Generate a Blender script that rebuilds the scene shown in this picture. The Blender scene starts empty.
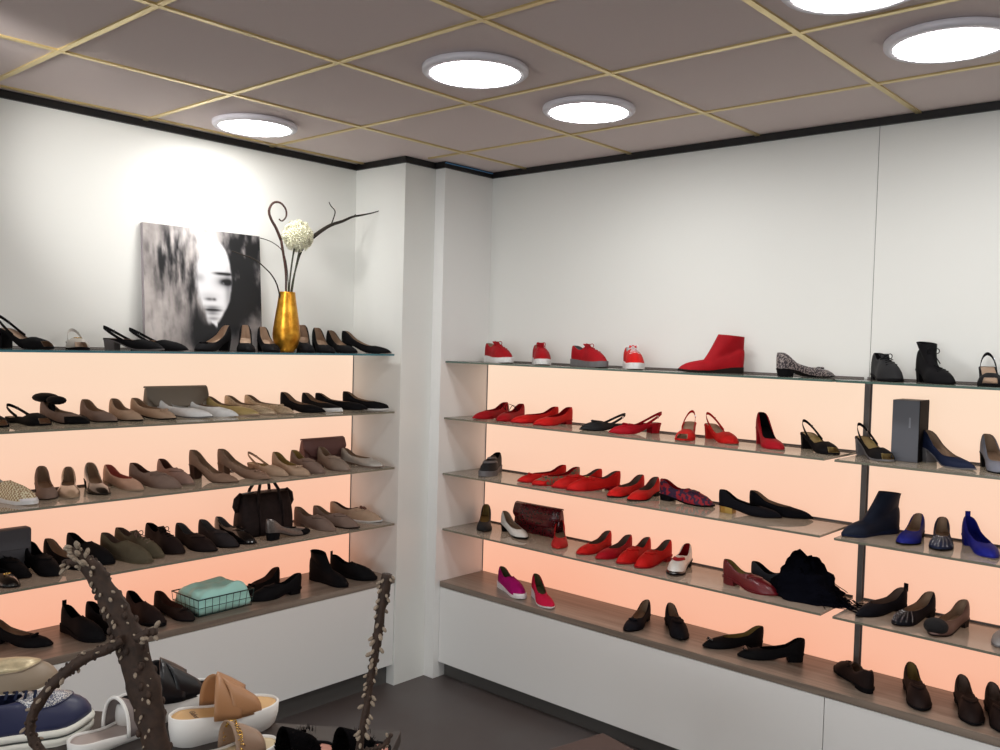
import bpy, math, random
from mathutils import Vector, Matrix
random.seed(7)
C = bpy.context.scene.collection
PI = math.pi

# ------------------------------------------------------------------ helpers
def lin(c):
    return tuple(((v/255)/12.92 if v/255 <= .04045 else ((v/255+.055)/1.055)**2.4) for v in c)

MATS = {}
def mat(name, rgb, rough=.6, metal=0., noise=0., nscale=60., bump=0., sheen=0., coat=0., spec=.5, rgb2=None):
    if name in MATS: return MATS[name]
    m = bpy.data.materials.new(name); m.use_nodes = True
    nt = m.node_tree; b = nt.nodes['Principled BSDF']
    col = lin(rgb)
    b.inputs['Base Color'].default_value = (*col, 1)
    b.inputs['Roughness'].default_value = rough
    b.inputs['Metallic'].default_value = metal
    b.inputs['Sheen Weight'].default_value = sheen
    b.inputs['Coat Weight'].default_value = coat
    b.inputs['Specular IOR Level'].default_value = spec
    if noise or bump:
        tc = nt.nodes.new('ShaderNodeTexCoord'); n = nt.nodes.new('ShaderNodeTexNoise')
        n.inputs['Scale'].default_value = nscale; n.inputs['Detail'].default_value = 4
        nt.links.new(tc.outputs['Object'], n.inputs['Vector'])
        if noise:
            r = nt.nodes.new('ShaderNodeValToRGB')
            c2 = lin(rgb2) if rgb2 else tuple(v*(1-noise) for v in col)
            r.color_ramp.elements[0].position = .35; r.color_ramp.elements[1].position = .65
            r.color_ramp.elements[0].color = (*c2, 1); r.color_ramp.elements[1].color = (*col, 1)
            nt.links.new(n.outputs['Fac'], r.inputs['Fac']); nt.links.new(r.outputs['Color'], b.inputs['Base Color'])
        if bump:
            bp = nt.nodes.new('ShaderNodeBump'); bp.inputs['Strength'].default_value = bump
            bp.inputs['Distance'].default_value = .002
            nt.links.new(n.outputs['Fac'], bp.inputs['Height']); nt.links.new(bp.outputs['Normal'], b.inputs['Normal'])
    MATS[name] = m
    return m

def pattern_mat(name, kind, c1, c2, scale, rough=.5, metal=0., metal2=0.):
    if name in MATS: return MATS[name]
    m = bpy.data.materials.new(name); m.use_nodes = True
    nt = m.node_tree; b = nt.nodes['Principled BSDF']; b.inputs['Roughness'].default_value = rough
    b.inputs['Metallic'].default_value = metal
    tc = nt.nodes.new('ShaderNodeTexCoord')
    r = nt.nodes.new('ShaderNodeValToRGB'); r.color_ramp.interpolation = 'CONSTANT' if kind != 'soft' else 'LINEAR'
    if kind == 'check':
        t = nt.nodes.new('ShaderNodeTexChecker'); t.inputs['Scale'].default_value = scale
        t.inputs['Color1'].default_value = (*lin(c1), 1); t.inputs['Color2'].default_value = (*lin(c2), 1)
        nt.links.new(tc.outputs['Object'], t.inputs['Vector']); nt.links.new(t.outputs['Color'], b.inputs['Base Color'])
    else:
        t = nt.nodes.new('ShaderNodeTexVoronoi' if kind == 'cells' else 'ShaderNodeTexNoise')
        t.inputs['Scale'].default_value = scale
        nt.links.new(tc.outputs['Object'], t.inputs['Vector'])
        e = r.color_ramp.elements
        e[0].position = 0; e[0].color = (*lin(c2), 1)
        e[1].position = .38 if kind == 'cells' else .52; e[1].color = (*lin(c1), 1)
        nt.links.new(t.outputs['Distance' if kind == 'cells' else 'Fac'], r.inputs['Fac'])
        nt.links.new(r.outputs['Color'], b.inputs['Base Color'])
    MATS[name] = m
    return m

def emit(name, rgb, strength):
    m = bpy.data.materials.new(name); m.use_nodes = True
    nt = m.node_tree; b = nt.nodes['Principled BSDF']
    b.inputs['Base Color'].default_value = (.8, .8, .8, 1)
    b.inputs['Emission Color'].default_value = (*rgb, 1); b.inputs['Emission Strength'].default_value = strength
    return m

class MB:
    def __init__(self): self.v = []; self.f = []; self.mi = []
    def add(self, vs, fs, mi=0):
        o = len(self.v); self.v += [tuple(p) for p in vs]; self.f += [tuple(i+o for i in q) for q in fs]
        self.mi += [mi]*len(fs)
    def box(self, x0, x1, y0, y1, z0, z1, mi=0):
        self.add([(x0,y0,z0),(x1,y0,z0),(x1,y1,z0),(x0,y1,z0),(x0,y0,z1),(x1,y0,z1),(x1,y1,z1),(x0,y1,z1)],
                 [(3,2,1,0),(4,5,6,7),(0,1,5,4),(1,2,6,5),(2,3,7,6),(3,0,4,7)], mi)
    def tube(self, pts, rad, n=8, flat=1., mi=0, caps=True):
        pts = [Vector(p) for p in pts]; N = len(pts)
        if not hasattr(rad, '__len__'): rad = [rad]*N
        rings = []; prev = None
        for i, p in enumerate(pts):
            t = (pts[min(i+1, N-1)]-pts[max(i-1, 0)]).normalized()
            if prev is None:
                a = Vector((0,0,1)) if abs(t.z) < .9 else Vector((1,0,0))
                u = t.cross(a).normalized()
            else:
                u = (prev - t*prev.dot(t)).normalized()
            prev = u; w = t.cross(u)
            rings.append([p + u*math.cos(k*2*PI/n)*rad[i] + w*math.sin(k*2*PI/n)*rad[i]*flat for k in range(n)])
        vs = [q for r in rings for q in r]
        fs = [(i*n+k, i*n+(k+1)%n, (i+1)*n+(k+1)%n, (i+1)*n+k) for i in range(N-1) for k in range(n)]
        if caps: fs += [tuple(range(n-1, -1, -1)), tuple((N-1)*n+k for k in range(n))]
        self.add(vs, fs, mi)
    def lathe(self, prof, cx=0, cy=0, n=32, mi=0, cap0=True, cap1=True):
        vs = [(cx+r*math.cos(k*2*PI/n), cy+r*math.sin(k*2*PI/n), z) for r, z in prof for k in range(n)]
        N = len(prof)
        fs = [(i*n+k, i*n+(k+1)%n, (i+1)*n+(k+1)%n, (i+1)*n+k) for i in range(N-1) for k in range(n)]
        if cap0: fs.append(tuple(range(n-1, -1, -1)))
        if cap1: fs.append(tuple((N-1)*n+k for k in range(n)))
        self.add(vs, fs, mi)
    def ball(self, c, r, sx=1, sy=1, sz=1, n=8, m=6, mi=0):
        vs = [(c[0], c[1], c[2]-r*sz)]
        for i in range(1, m):
            a = -PI/2 + PI*i/m
            vs += [(c[0]+r*sx*math.cos(a)*math.cos(k*2*PI/n), c[1]+r*sy*math.cos(a)*math.sin(k*2*PI/n), c[2]+r*sz*math.sin(a)) for k in range(n)]
        vs.append((c[0], c[1], c[2]+r*sz)); L = len(vs)-1
        fs = [(0, 1+(k+1)%n, 1+k) for k in range(n)]
        for i in range(m-2):
            fs += [(1+i*n+k, 1+i*n+(k+1)%n, 1+(i+1)*n+(k+1)%n, 1+(i+1)*n+k) for k in range(n)]
        fs += [(L, 1+(m-2)*n+k, 1+(m-2)*n+(k+1)%n) for k in range(n)]
        self.add(vs, fs, mi)
    def build(self, name, m, parent=None, smooth=False, bevel=0):
        me = bpy.data.meshes.new(name); me.from_pydata(self.v, [], self.f)
        for q in (m if isinstance(m, (list, tuple)) else [m]): me.materials.append(q)
        me.polygons.foreach_set('material_index', self.mi)
        if smooth: me.polygons.foreach_set('use_smooth', [True]*len(self.f))
        me.update()
        o = bpy.data.objects.new(name, me); C.objects.link(o)
        if parent: o.parent = parent
        if bevel:
            b = o.modifiers.new('bevel', 'BEVEL'); b.width = bevel; b.segments = 2; b.limit_method = 'ANGLE'
        return o

def tag(o, label, cat=None, group=None, kind=None):
    if label: o['label'] = label
    if cat: o['category'] = cat
    if group: o['group'] = group
    if kind: o['kind'] = kind
    return o
def thing(name, label, cat, loc=(0,0,0), rz=0, group=None):
    o = bpy.data.objects.new(name, None); C.objects.link(o); o.empty_display_size = .05
    o.location = loc; o.rotation_euler = (0, 0, rz)
    return tag(o, label, cat, group)
def struct(name, mb, m, label, **k):
    return tag(mb.build(name, m, **k), label, None, None, 'structure')

# ------------------------------------------------------------------ the room's measures (metres)
HC = 2.472              # ceiling
D = .355                # depth of the left bay = pillar face
DP = .42                # outer face of the side panel, start of the right bay
YP, YQ = -.525, -.333   # pillar from YP to YQ
DL, DR = .3485, .302    # shelf depths left / right
ZL = [1.560, 1.294, 1.033, .769, .513]
ZR = [1.532, 1.2615, .9946, .7263, .4693]
XS = 2.304              # metal upright of the right bay
GT = .008               # glass thickness

white = mat('wall_white', (228, 229, 225), .55, bump=.05, nscale=300)
panel_white = mat('cabinet_white', (232, 232, 230), .4)
black_trim = mat('black_trim', (14, 13, 15), .5)
alu = mat('aluminium', (112, 106, 104), .5, .2)
darkline = mat('dark_gap', (30, 27, 26), .8)

# walls
b = MB(); b.box(-.12, 0, -7, YP, 0, HC)
struct('wall_left', b, white, 'white wall behind the left shelves')
b = MB()
for x0, x1 in ((DP, XS-.001), (XS+.001, 6.5)): b.box(x0, x1, 0, .12, ZR[0], HC)
b.box(DP, 6.5, .012, .12, 0, ZR[0]); b.box(XS-.001, XS+.001, .002, .12, ZR[0], HC, 1)
struct('wall_right', b, [white, darkline], 'white panelled wall above the right shelves')
b = MB(); b.box(-.12, D, YP, .12, 0, HC)
struct('wall_corner', b, white, 'white pillar filling the corner between both shelf bays')
b = MB(); b.box(D, DP, YQ, .12, .0, HC)
struct('trim_1', b, panel_white, 'white side panel of the right shelf bay', bevel=.0015)
b = MB(); b.box(-.12, 1.2, -7.12, -7, 0, HC); b.box(6.0, 6.62, -7.12, -7, 0, HC); b.box(1.2, 6.0, -7.12, -7, 0, .25); b.box(1.2, 6.0, -7.12, -7, 2.35, HC)
struct('wall_back', b, white, 'wall behind the camera with an added window opening')
wf = mat('added_window_frame', (60, 60, 62), .5)  # unseen window, added as an opening for the fill light
b = MB(); b.box(1.2, 6.0, -7.09, -7.03, .25, .31); b.box(1.2, 6.0, -7.09, -7.03, 2.29, 2.35)
for x in (1.2, 2.78, 4.36, 5.94): b.box(x, x+.06, -7.09, -7.03, .31, 2.29)
wi = struct('added_window_1', b, wf, 'added window behind the camera that lets in the fill light')
added_pane = bpy.data.materials.new('added_window_glass'); added_pane.use_nodes = True
pn = added_pane.node_tree; tr_ = pn.nodes.new('ShaderNodeBsdfTransparent'); gl_ = pn.nodes.new('ShaderNodeBsdfGlossy'); mx_ = pn.nodes.new('ShaderNodeMixShader')
gl_.inputs['Roughness'].default_value = .02; mx_.inputs[0].default_value = .08
pn.links.new(tr_.outputs[0], mx_.inputs[1]); pn.links.new(gl_.outputs[0], mx_.inputs[2]); pn.links.new(mx_.outputs[0], pn.nodes['Material Output'].inputs[0])
b = MB(); b.box(1.26, 5.94, -7.065, -7.055, .31, 2.29); b.build('added_pane', added_pane, wi)
al = bpy.data.lights.new('fill_light', 'AREA'); al.shape = 'RECTANGLE'; al.size = 4.6; al.size_y = 2.0; al.energy = 130; al.color = (.93, .97, 1.)  # area light added outside to brighten the ceiling and cabinet fronts
ao = bpy.data.objects.new('fill_light', al); C.objects.link(ao); ao.location = (3.6, -7.3, 1.0); ao.rotation_euler = (PI/2+.12, 0, 0)
b = MB(); b.box(6.5, 6.62, -7, .12, 0, HC)
struct('wall_far', b, white, 'wall at the far right of the shop')

# floor
fm = mat('floor_vinyl', (80, 74, 73), .42, noise=.12, nscale=2.2, rgb2=(74, 64, 61))
b = MB(); b.box(-.12, 6.62, -7.12, .12, -.1, 0)
struct('floor', b, fm, 'dark grey vinyl floor')

# ceiling tiles and brass coloured grid
cm = mat('ceiling_tile', (216, 203, 200), .9, bump=.15, nscale=500)
b = MB(); b.box(-.12, 6.62, -7.12, .12, HC, HC+.1)
struct('ceiling', b, cm, 'suspended ceiling of mauve-grey square tiles')
brass = mat('brass_grid', (226, 206, 150), .32, .75)
gx = [.062, .64] + [.64+.6*i for i in range(1, 10)]
gy = [-.439-.583*i for i in range(0, 11)]
b = MB()
for x in gx: b.box(x-.009, x+.009, -7, -.003 if x > DP else YP, HC-.006, HC+.002)
for y in gy: b.box(0 if y < YP else DP, 6.5, y-.009, y+.009, HC-.005, HC+.002)
struct('trim_2', b, brass, 'brass coloured grid between the ceiling tiles')
TT = .029
b = MB()
b.box(0, .014, -7, YP, HC-TT, HC-.001); b.box(0, D+.012, YP-.014, YP, HC-TT, HC-.001)
b.box(D, D+.012, YP, YQ, HC-TT, HC-.001); b.box(D, DP+.012, YQ-.014, YQ, HC-TT, HC-.001)
b.box(DP, DP+.012, YQ, 0, HC-TT, HC-.001); b.box(DP, 6.5, -.014, 0, HC-TT, HC-.001)
struct('trim_3', b, black_trim, 'black edge strip running along the top of the walls')
b = MB(); b.box(DP+.012, DP+.020, YQ-.014, -.02, HC-.010, HC-.0065)  # cyan light reflection on the trim, made as a coloured strip
struct('reflection_strip', b, mat('blue_reflection', (96, 150, 200), .35), 'light blue strip painted as a light reflection along the black edge trim')

# ceiling lamps
lamp_on = emit('lamp_diffuser', (1., .98, .955), 32.5)
rim = mat('lamp_rim', (225, 222, 230), .35)
def ceiling_lamp(x, y, label):
    t = thing('ceiling_light', label, 'ceiling light', (x, y, HC), 0, 'round ceiling lights')
    b = MB(); b.lathe([(.150, -.001), (.164, -.006), (.164, -.018), (.158, -.024), (.140, -.026), (.138, -.020)], n=48)
    b.build('rim', rim, t, True)
    b = MB(); b.lathe([(.1395, -.0235), (.10, -.0265), (.0, -.0275)], n=48, cap0=False, cap1=False)
    b.build('diffuser', lamp_on, t, True)
for x, y, l in ((.34, -1.315, 'round ceiling light nearest the left wall, above the portrait canvas'),
                (1.54, -1.315, 'round ceiling light in the middle, larger of the two central ones'),
                (1.55, -.74, 'round ceiling light in the row nearest the right wall, left one'),
                (2.74, -.75, 'large round ceiling light at upper right photo edge'),
                (2.68, -1.27, 'round ceiling light cut off by the top photo edge'),
                (3.94, -.75, 'round ceiling light right of the photo frame along the right wall'),
                (3.94, -2.48, 'round ceiling light above the right of the camera'),
                (2.74, -3.05, 'round ceiling light above the camera'),
                (1.54, -3.64, 'round ceiling light behind the camera, left row'),
                (5.0, -4.2, 'round ceiling light far behind the camera')):
    ceiling_lamp(x, y, l)
# directional spot aimed at the picture, fixed to the ceiling left of the frame
SPX, SPY = .95, -2.75
t = thing('ceiling_spotlight', 'small white spotlight on the ceiling aimed at the portrait', 'spotlight', (SPX, SPY, HC))
b = MB(); b.lathe([(.035, 0), (.035, -.02), (.012, -.024), (.012, -.045)], n=20); b.build('base', rim, t)
sp = bpy.data.lights.new('spot', 'SPOT'); sp.energy = 62; sp.spot_size = math.radians(50); sp.spot_blend = .9
sp.shadow_soft_size = .07; sp.color = (1, .97, .93)
so = bpy.data.objects.new('spot_lamp', sp); C.objects.link(so)
aim = Vector((0, -1.42, 2.15)) - Vector((SPX, SPY, HC-.07)); so.parent = t
so.location = (0, 0, -.07); so.rotation_euler = aim.to_track_quat('-Z', 'Y').to_euler()

# ------------------------------------------------------------------ shelving
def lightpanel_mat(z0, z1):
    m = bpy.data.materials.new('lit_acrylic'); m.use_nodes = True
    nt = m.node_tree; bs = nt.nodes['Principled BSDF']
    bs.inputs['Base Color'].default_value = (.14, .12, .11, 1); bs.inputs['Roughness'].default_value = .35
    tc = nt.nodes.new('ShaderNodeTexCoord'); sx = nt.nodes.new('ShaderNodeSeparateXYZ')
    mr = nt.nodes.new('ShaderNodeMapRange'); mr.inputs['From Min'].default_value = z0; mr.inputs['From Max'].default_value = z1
    r = nt.nodes.new('ShaderNodeValToRGB')      # light falloff painted into the emission: orange below, paler peach above
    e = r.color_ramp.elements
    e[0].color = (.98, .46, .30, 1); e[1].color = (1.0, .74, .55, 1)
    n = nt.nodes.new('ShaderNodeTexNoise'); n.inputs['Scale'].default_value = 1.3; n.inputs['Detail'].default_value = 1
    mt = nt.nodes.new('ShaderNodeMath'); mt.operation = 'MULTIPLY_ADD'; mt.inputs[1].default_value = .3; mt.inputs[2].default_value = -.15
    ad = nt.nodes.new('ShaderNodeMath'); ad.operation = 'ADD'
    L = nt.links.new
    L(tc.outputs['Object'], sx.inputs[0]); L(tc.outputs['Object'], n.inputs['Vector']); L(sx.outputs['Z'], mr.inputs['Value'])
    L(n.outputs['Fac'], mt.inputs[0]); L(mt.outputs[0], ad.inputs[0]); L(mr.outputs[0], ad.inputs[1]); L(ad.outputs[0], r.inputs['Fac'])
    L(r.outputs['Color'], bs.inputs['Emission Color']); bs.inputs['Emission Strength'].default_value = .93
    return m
def light_panel(side, a0, a1, z0, z1, label):
    t = thing('light_panel', label, 'light panel', group=None)
    b = MB(); fr = MB(); fr2 = MB(); g = .004
    if side == 'L':
        b.box(.0005, .008, a0+g, a1-g, z0, z1-.001); fr.box(.0005, .010, a1-g, a1-.0005, z0, z1-.001); fr2.box(.0005, .010, a0, a0+g, z0, z1-.001)
    else:
        b.box(a0+g, a1-g, -.008+.008, .0115, z0, z1-.001); fr.box(a0+.0005, a0+g, -.002, .0115, z0, z1-.001); fr2.box(a1-g, a1, -.002, .0115, z0, z1-.001)
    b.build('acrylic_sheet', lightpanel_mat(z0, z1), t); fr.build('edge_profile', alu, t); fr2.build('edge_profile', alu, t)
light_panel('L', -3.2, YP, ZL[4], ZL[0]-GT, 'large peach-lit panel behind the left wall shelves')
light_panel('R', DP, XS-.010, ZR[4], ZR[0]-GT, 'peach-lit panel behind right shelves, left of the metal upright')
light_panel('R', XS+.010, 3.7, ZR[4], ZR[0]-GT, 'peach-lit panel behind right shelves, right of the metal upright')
b = MB(); b.box(XS-.009, XS+.009, -.010, .0115, ZR[4], ZR[0]-GT)
for z in (ZR[1], ZR[2], ZR[3]): b.box(XS-.002, XS+.002, -.016, -.010, z-.05, z-GT-.001)
tag(b.build('shelf_upright', alu), 'dark metal upright between the two lit panels of the right wall', 'shelf upright')

def glass_mat():
    m = bpy.data.materials.new('shelf_glass'); m.use_nodes = True
    nt = m.node_tree; bs = nt.nodes['Principled BSDF']
    bs.inputs['Base Color'].default_value = (.36, .305, .26, 1); bs.inputs['Roughness'].default_value = .04
    bs.inputs['Specular IOR Level'].default_value = .9
    tr = nt.nodes.new('ShaderNodeBsdfTransparent'); tr.inputs['Color'].default_value = (.80, .86, .82, 1)
    mx = nt.nodes.new('ShaderNodeMixShader'); mx.inputs[0].default_value = .30
    out = nt.nodes['Material Output']
    nt.links.new(bs.outputs[0], mx.inputs[1]); nt.links.new(tr.outputs[0], mx.inputs[2]); nt.links.new(mx.outputs[0], out.inputs[0])
    return m
glass = glass_mat()
glass_edge = mat('glass_edge', (112, 112, 98), .2)
glass_edge_green = mat('glass_edge_green', (74, 98, 90), .15, coat=.5)
glass_edge_blue = mat('glass_edge_teal', (60, 118, 130), .15, coat=.5)
def glass_shelf(side, a0, a1, z, label, edge=glass_edge):
    b = MB()
    if side == 'L': x0, x1, y0, y1 = .009, DL, a0, a1
    else: x0, x1, y0, y1 = a0, a1, -DR, -.003
    b.box(x0, x1, y0, y1, z-GT, z)
    b.mi = [0, 0, 1, 1, 1, 1]
    o = tag(b.build('glass_shelf', [glass, edge]), label, 'glass shelf', 'glass shelves')
    b = MB()
    if side == 'L': b.box(.0085, .014, y0, y1, z+.0005, z+.006)
    else: b.box(x0, x1, -.0085, -.0025, z+.0005, z+.006)
    b.build('wall_rail', alu, o)
ordn = ['top', 'second', 'third', 'fourth']
for k, ye in enumerate((-.562, -.553, -.545, -.537)):
    glass_shelf('L', -3.2, ye, ZL[k], ordn[k]+' glass shelf from above on the left wall', glass_edge_blue if k == 0 else glass_edge)
for k, (xa, xb, xc) in enumerate(((.402, 2.286, 2.300), (.412, 2.270, 2.306), (.421, 2.266, 2.315), (.429, 2.280, 2.321))):
    glass_shelf('R', max(xa, DP+.002), xb, ZR[k], ordn[k]+' glass shelf from above on the right wall, long left section', glass_edge_green if k == 0 else glass_edge)
    glass_shelf('R', xc, 3.7, ZR[k], ordn[k]+' glass shelf from above on the right wall, section right of the upright', glass_edge_green if k == 0 else glass_edge)

# wood ledges
def wood():
    m = bpy.data.materials.new('wood_decor'); m.use_nodes = True
    nt = m.node_tree; bs = nt.nodes['Principled BSDF']; bs.inputs['Roughness'].default_value = .35
    tc = nt.nodes.new('ShaderNodeTexCoord'); mp = nt.nodes.new('ShaderNodeMapping'); mp.inputs['Scale'].default_value = (1.2, 22, 22)
    n = nt.nodes.new('ShaderNodeTexNoise'); n.inputs['Scale'].default_value = 2.; n.inputs['Detail'].default_value = 6
    r = nt.nodes.new('ShaderNodeValToRGB'); e = r.color_ramp.elements
    e[0].position = .3; e[0].color = (*lin((104, 92, 82)), 1); e[1].position = .75; e[1].color = (*lin((144, 130, 117)), 1)
    L = nt.links.new
    L(tc.outputs['Object'], mp.inputs[0]); L(mp.outputs[0], n.inputs['Vector']); L(n.outputs['Fac'], r.inputs['Fac']); L(r.outputs['Color'], bs.inputs['Base Color'])
    return m
wd = wood()
WT = .026
b = MB(); b.box(0, 2.7, 0, DL-.001, -WT, 0)
o = b.build('wood_ledge', wd, bevel=.001); o.location = (DL, YP-.0015-2.7, ZL[4]); o.rotation_euler = (0, 0, PI/2)
tag(o, 'grey-brown wood ledge below the left glass shelves', 'wood ledge', 'wood ledges')
b = MB(); b.box(0, 3.2, 0, DR-.001, -WT, 0)
o = b.build('wood_ledge', wd, bevel=.001); o.location = (DP-.004 if False else DP+.001, -DR, ZR[4])
tag(o, 'grey-brown wood ledge below the right glass shelves', 'wood ledge', 'wood ledges')
kick = mat('kick_grey', (84, 82, 80), .4)
def base_cabinet(loc, rz, w, dep, ztop, zk, label):
    t = thing('base_cabinet', label, 'cabinet', loc, rz, 'white base cabinets')
    b = MB(); b.box(0, w, .02, dep, zk+.004, ztop); b.build('body', panel_white, t)
    b = MB(); b.box(.001, w-.001, .002, .0195, zk, ztop-.002); b.build('drawer_front', panel_white, t, bevel=.001)
    b = MB(); b.box(0, w, .045, .06, 0, zk+.003); b.build('kick_board', kick, t)
base_cabinet((DL, YP-.0015-2.7, 0), PI/2, 2.7, DL-.002, ZL[4]-WT-.0005, .099, 'white base cabinet under the left wood ledge')
base_cabinet((DP+.001, -DR, 0), 0, 1.883, DR-.002, ZR[4]-WT-.0005, .076, 'white base cabinet under the right ledge, from the pillar to the seam')
base_cabinet((2.305, -DR, 0), 0, 1.4, DR-.002, ZR[4]-WT-.0005, .076, 'white base cabinet under the right ledge, right of the seam')

# ------------------------------------------------------------------ shoes
COL = dict(black=((13,12,15),.75), blackpat=((12,11,13),.18), beige=((176,150,128),.6), beigepat=((176,148,122),.2), gold=((176,152,98),.45),
 grey=((112,110,112),.6), silver=((190,184,176),.35), taupe=((128,108,98),.75), taupe2=((138,112,95),.75), white=((226,226,226),.45), goldglit=((176,152,126),.4),
 cream=((222,214,180),.7), nude=((188,150,128),.5), mauve=((150,122,112),.6), greytaupe=((136,120,108),.5), rosel=((196,112,100),.6), brownl=((104,72,62),.6),
 brown=((84,62,52),.6), dark=((34,26,24),.6), olive=((92,84,68),.85), brownblack=((34,24,23),.65), charcoal=((46,42,44),.75), greyglit=((108,100,98),.3),
 red=((158,18,28),.6), redor=((196,28,26),.6), crimson=((164,16,32),.6), glitter=((104,90,90),.5), ochre=((150,128,78),.6), blackgrey=((36,36,38),.6),
 navy=((26,34,58),.6), navylt=((26,32,48),.6), navyblk=((17,17,24),.75), greyblue=((122,124,136),.6), cobalt=((28,34,132),.6), cobaltdk=((26,32,112),.65), rednude=((188,40,42),.55),
 whitep=((228,226,222),.3), burgundy=((104,18,28),.3), greynavy=((54,58,66),.6), brownp=((96,68,60),.5), greyp=((140,138,138),.5), magenta=((166,12,104),.75),
 pink=((196,24,66),.7), greenl=((112,110,78),.7), whiteb=((236,232,234),.5), redsnake=((150,30,34),.5), leopard=((140,20,40),.6), goldm=((206,168,90),.3))
def shoe_mat(k):
    if k == 'redsnake': return pattern_mat('shoe_redsnake', 'noise', (178, 30, 30), (96, 96, 74), 90, .5)
    if k == 'leopard': return pattern_mat('shoe_leopard', 'noise', (160, 20, 38), (54, 22, 58), 60, .7)
    if k == 'glitter': return pattern_mat('shoe_glitter', 'noise', (140, 128, 124), (46, 38, 44), 170, .45)
    if k == 'greyglit': return mat('shoe_greyglit', (120, 112, 108), .3, .5, noise=.4, nscale=200)
    if k == 'goldglit': return mat('shoe_goldglit', (196, 172, 142), .4, .3, noise=.35, nscale=160)
    rgb, ro = COL[k]
    return mat('shoe_'+k, rgb, ro, .85 if k in ('goldm',) else (.3 if k in ('silver',) else 0.), noise=.12, nscale=35,
               bump=.25 if ro > .5 else 0, coat=.8 if ro < .25 else 0, spec=.12 if ro > .5 else .5)
gold_metal = mat('gold_metal', (214, 176, 96), .25, 1.)
silver_metal = mat('silver_metal', (200, 200, 205), .2, 1.)

def sst(a, b_, x):
    x = min(max((x-a)/(b_-a), 0), 1); return x*x*(3-2*x)
def interp(xs, ys, x):
    for i in range(len(xs)-1):
        if x <= xs[i+1]:
            k = (x-xs[i])/(xs[i+1]-xs[i]); return ys[i]+(ys[i+1]-ys[i])*max(k, 0)
    return ys[-1]

STY = {  # toe length share, toe power, throat, counter height, side height, throat height, opening width, sole thickness
 'pump':    dict(ta=.30, tp=1.8, tv=.69, hc=.058, hs=.028, hv=.031, ko=.86, st=.004, zp=1.15, hk='block'),
 'flat':    dict(ta=.30, tp=1.9, tv=.66, hc=.056, hs=.030, hv=.033, ko=.86, st=.005, zp=1.1, hk='low'),
 'loafer':  dict(ta=.27, tp=2.0, tv=.53, hc=.060, hs=.036, hv=.052, ko=.84, st=.006, zp=1.0, hk='low'),
 'slipon':  dict(ta=.27, tp=2.1, tv=.48, hc=.066, hs=.042, hv=.058, ko=.84, st=.012, zp=1.0, hk='flat'),
 'oxford':  dict(ta=.27, tp=2.0, tv=.42, hc=.072, hs=.054, hv=.068, ko=.84, st=.008, zp=.95, hk='low'),
 'sneaker': dict(ta=.26, tp=2.1, tv=.42, hc=.064, hs=.048, hv=.066, ko=.84, st=.020, zp=1.0, hk='flat'),
 'sling':   dict(ta=.32, tp=1.7, tv=.62, hc=.004, hs=.024, hv=.038, ko=.88, st=.004, zp=1.15, hk='block', sling=1),
 'peepsling':dict(ta=.26, tp=2.1, tv=.66, hc=.004, hs=.016, hv=.036, ko=.88, st=.006, zp=1.0, hk='block', sling=1, peep=1),
 'wedge':   dict(ta=.26, tp=2.0, tv=.62, hc=.056, hs=.034, hv=.036, ko=.86, st=.006, zp=1.1, hk='wedge'),
 'boot':    dict(ta=.28, tp=1.9, tv=.62, hc=.070, hs=.050, hv=.042, ko=.84, st=.008, zp=1.0, hk='wedge', shaft=.125),
 'bootlow': dict(ta=.26, tp=2.0, tv=.56, hc=.065, hs=.05, hv=.046, ko=.84, st=.012, zp=1.0, hk='flat', shaft=.10),
 'heelboot':dict(ta=.28, tp=2.0, tv=.52, hc=.065, hs=.05, hv=.048, ko=.84, st=.006, zp=1.0, hk='block', shaft=.092),
}
NU = 40; NV = 7
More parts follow.
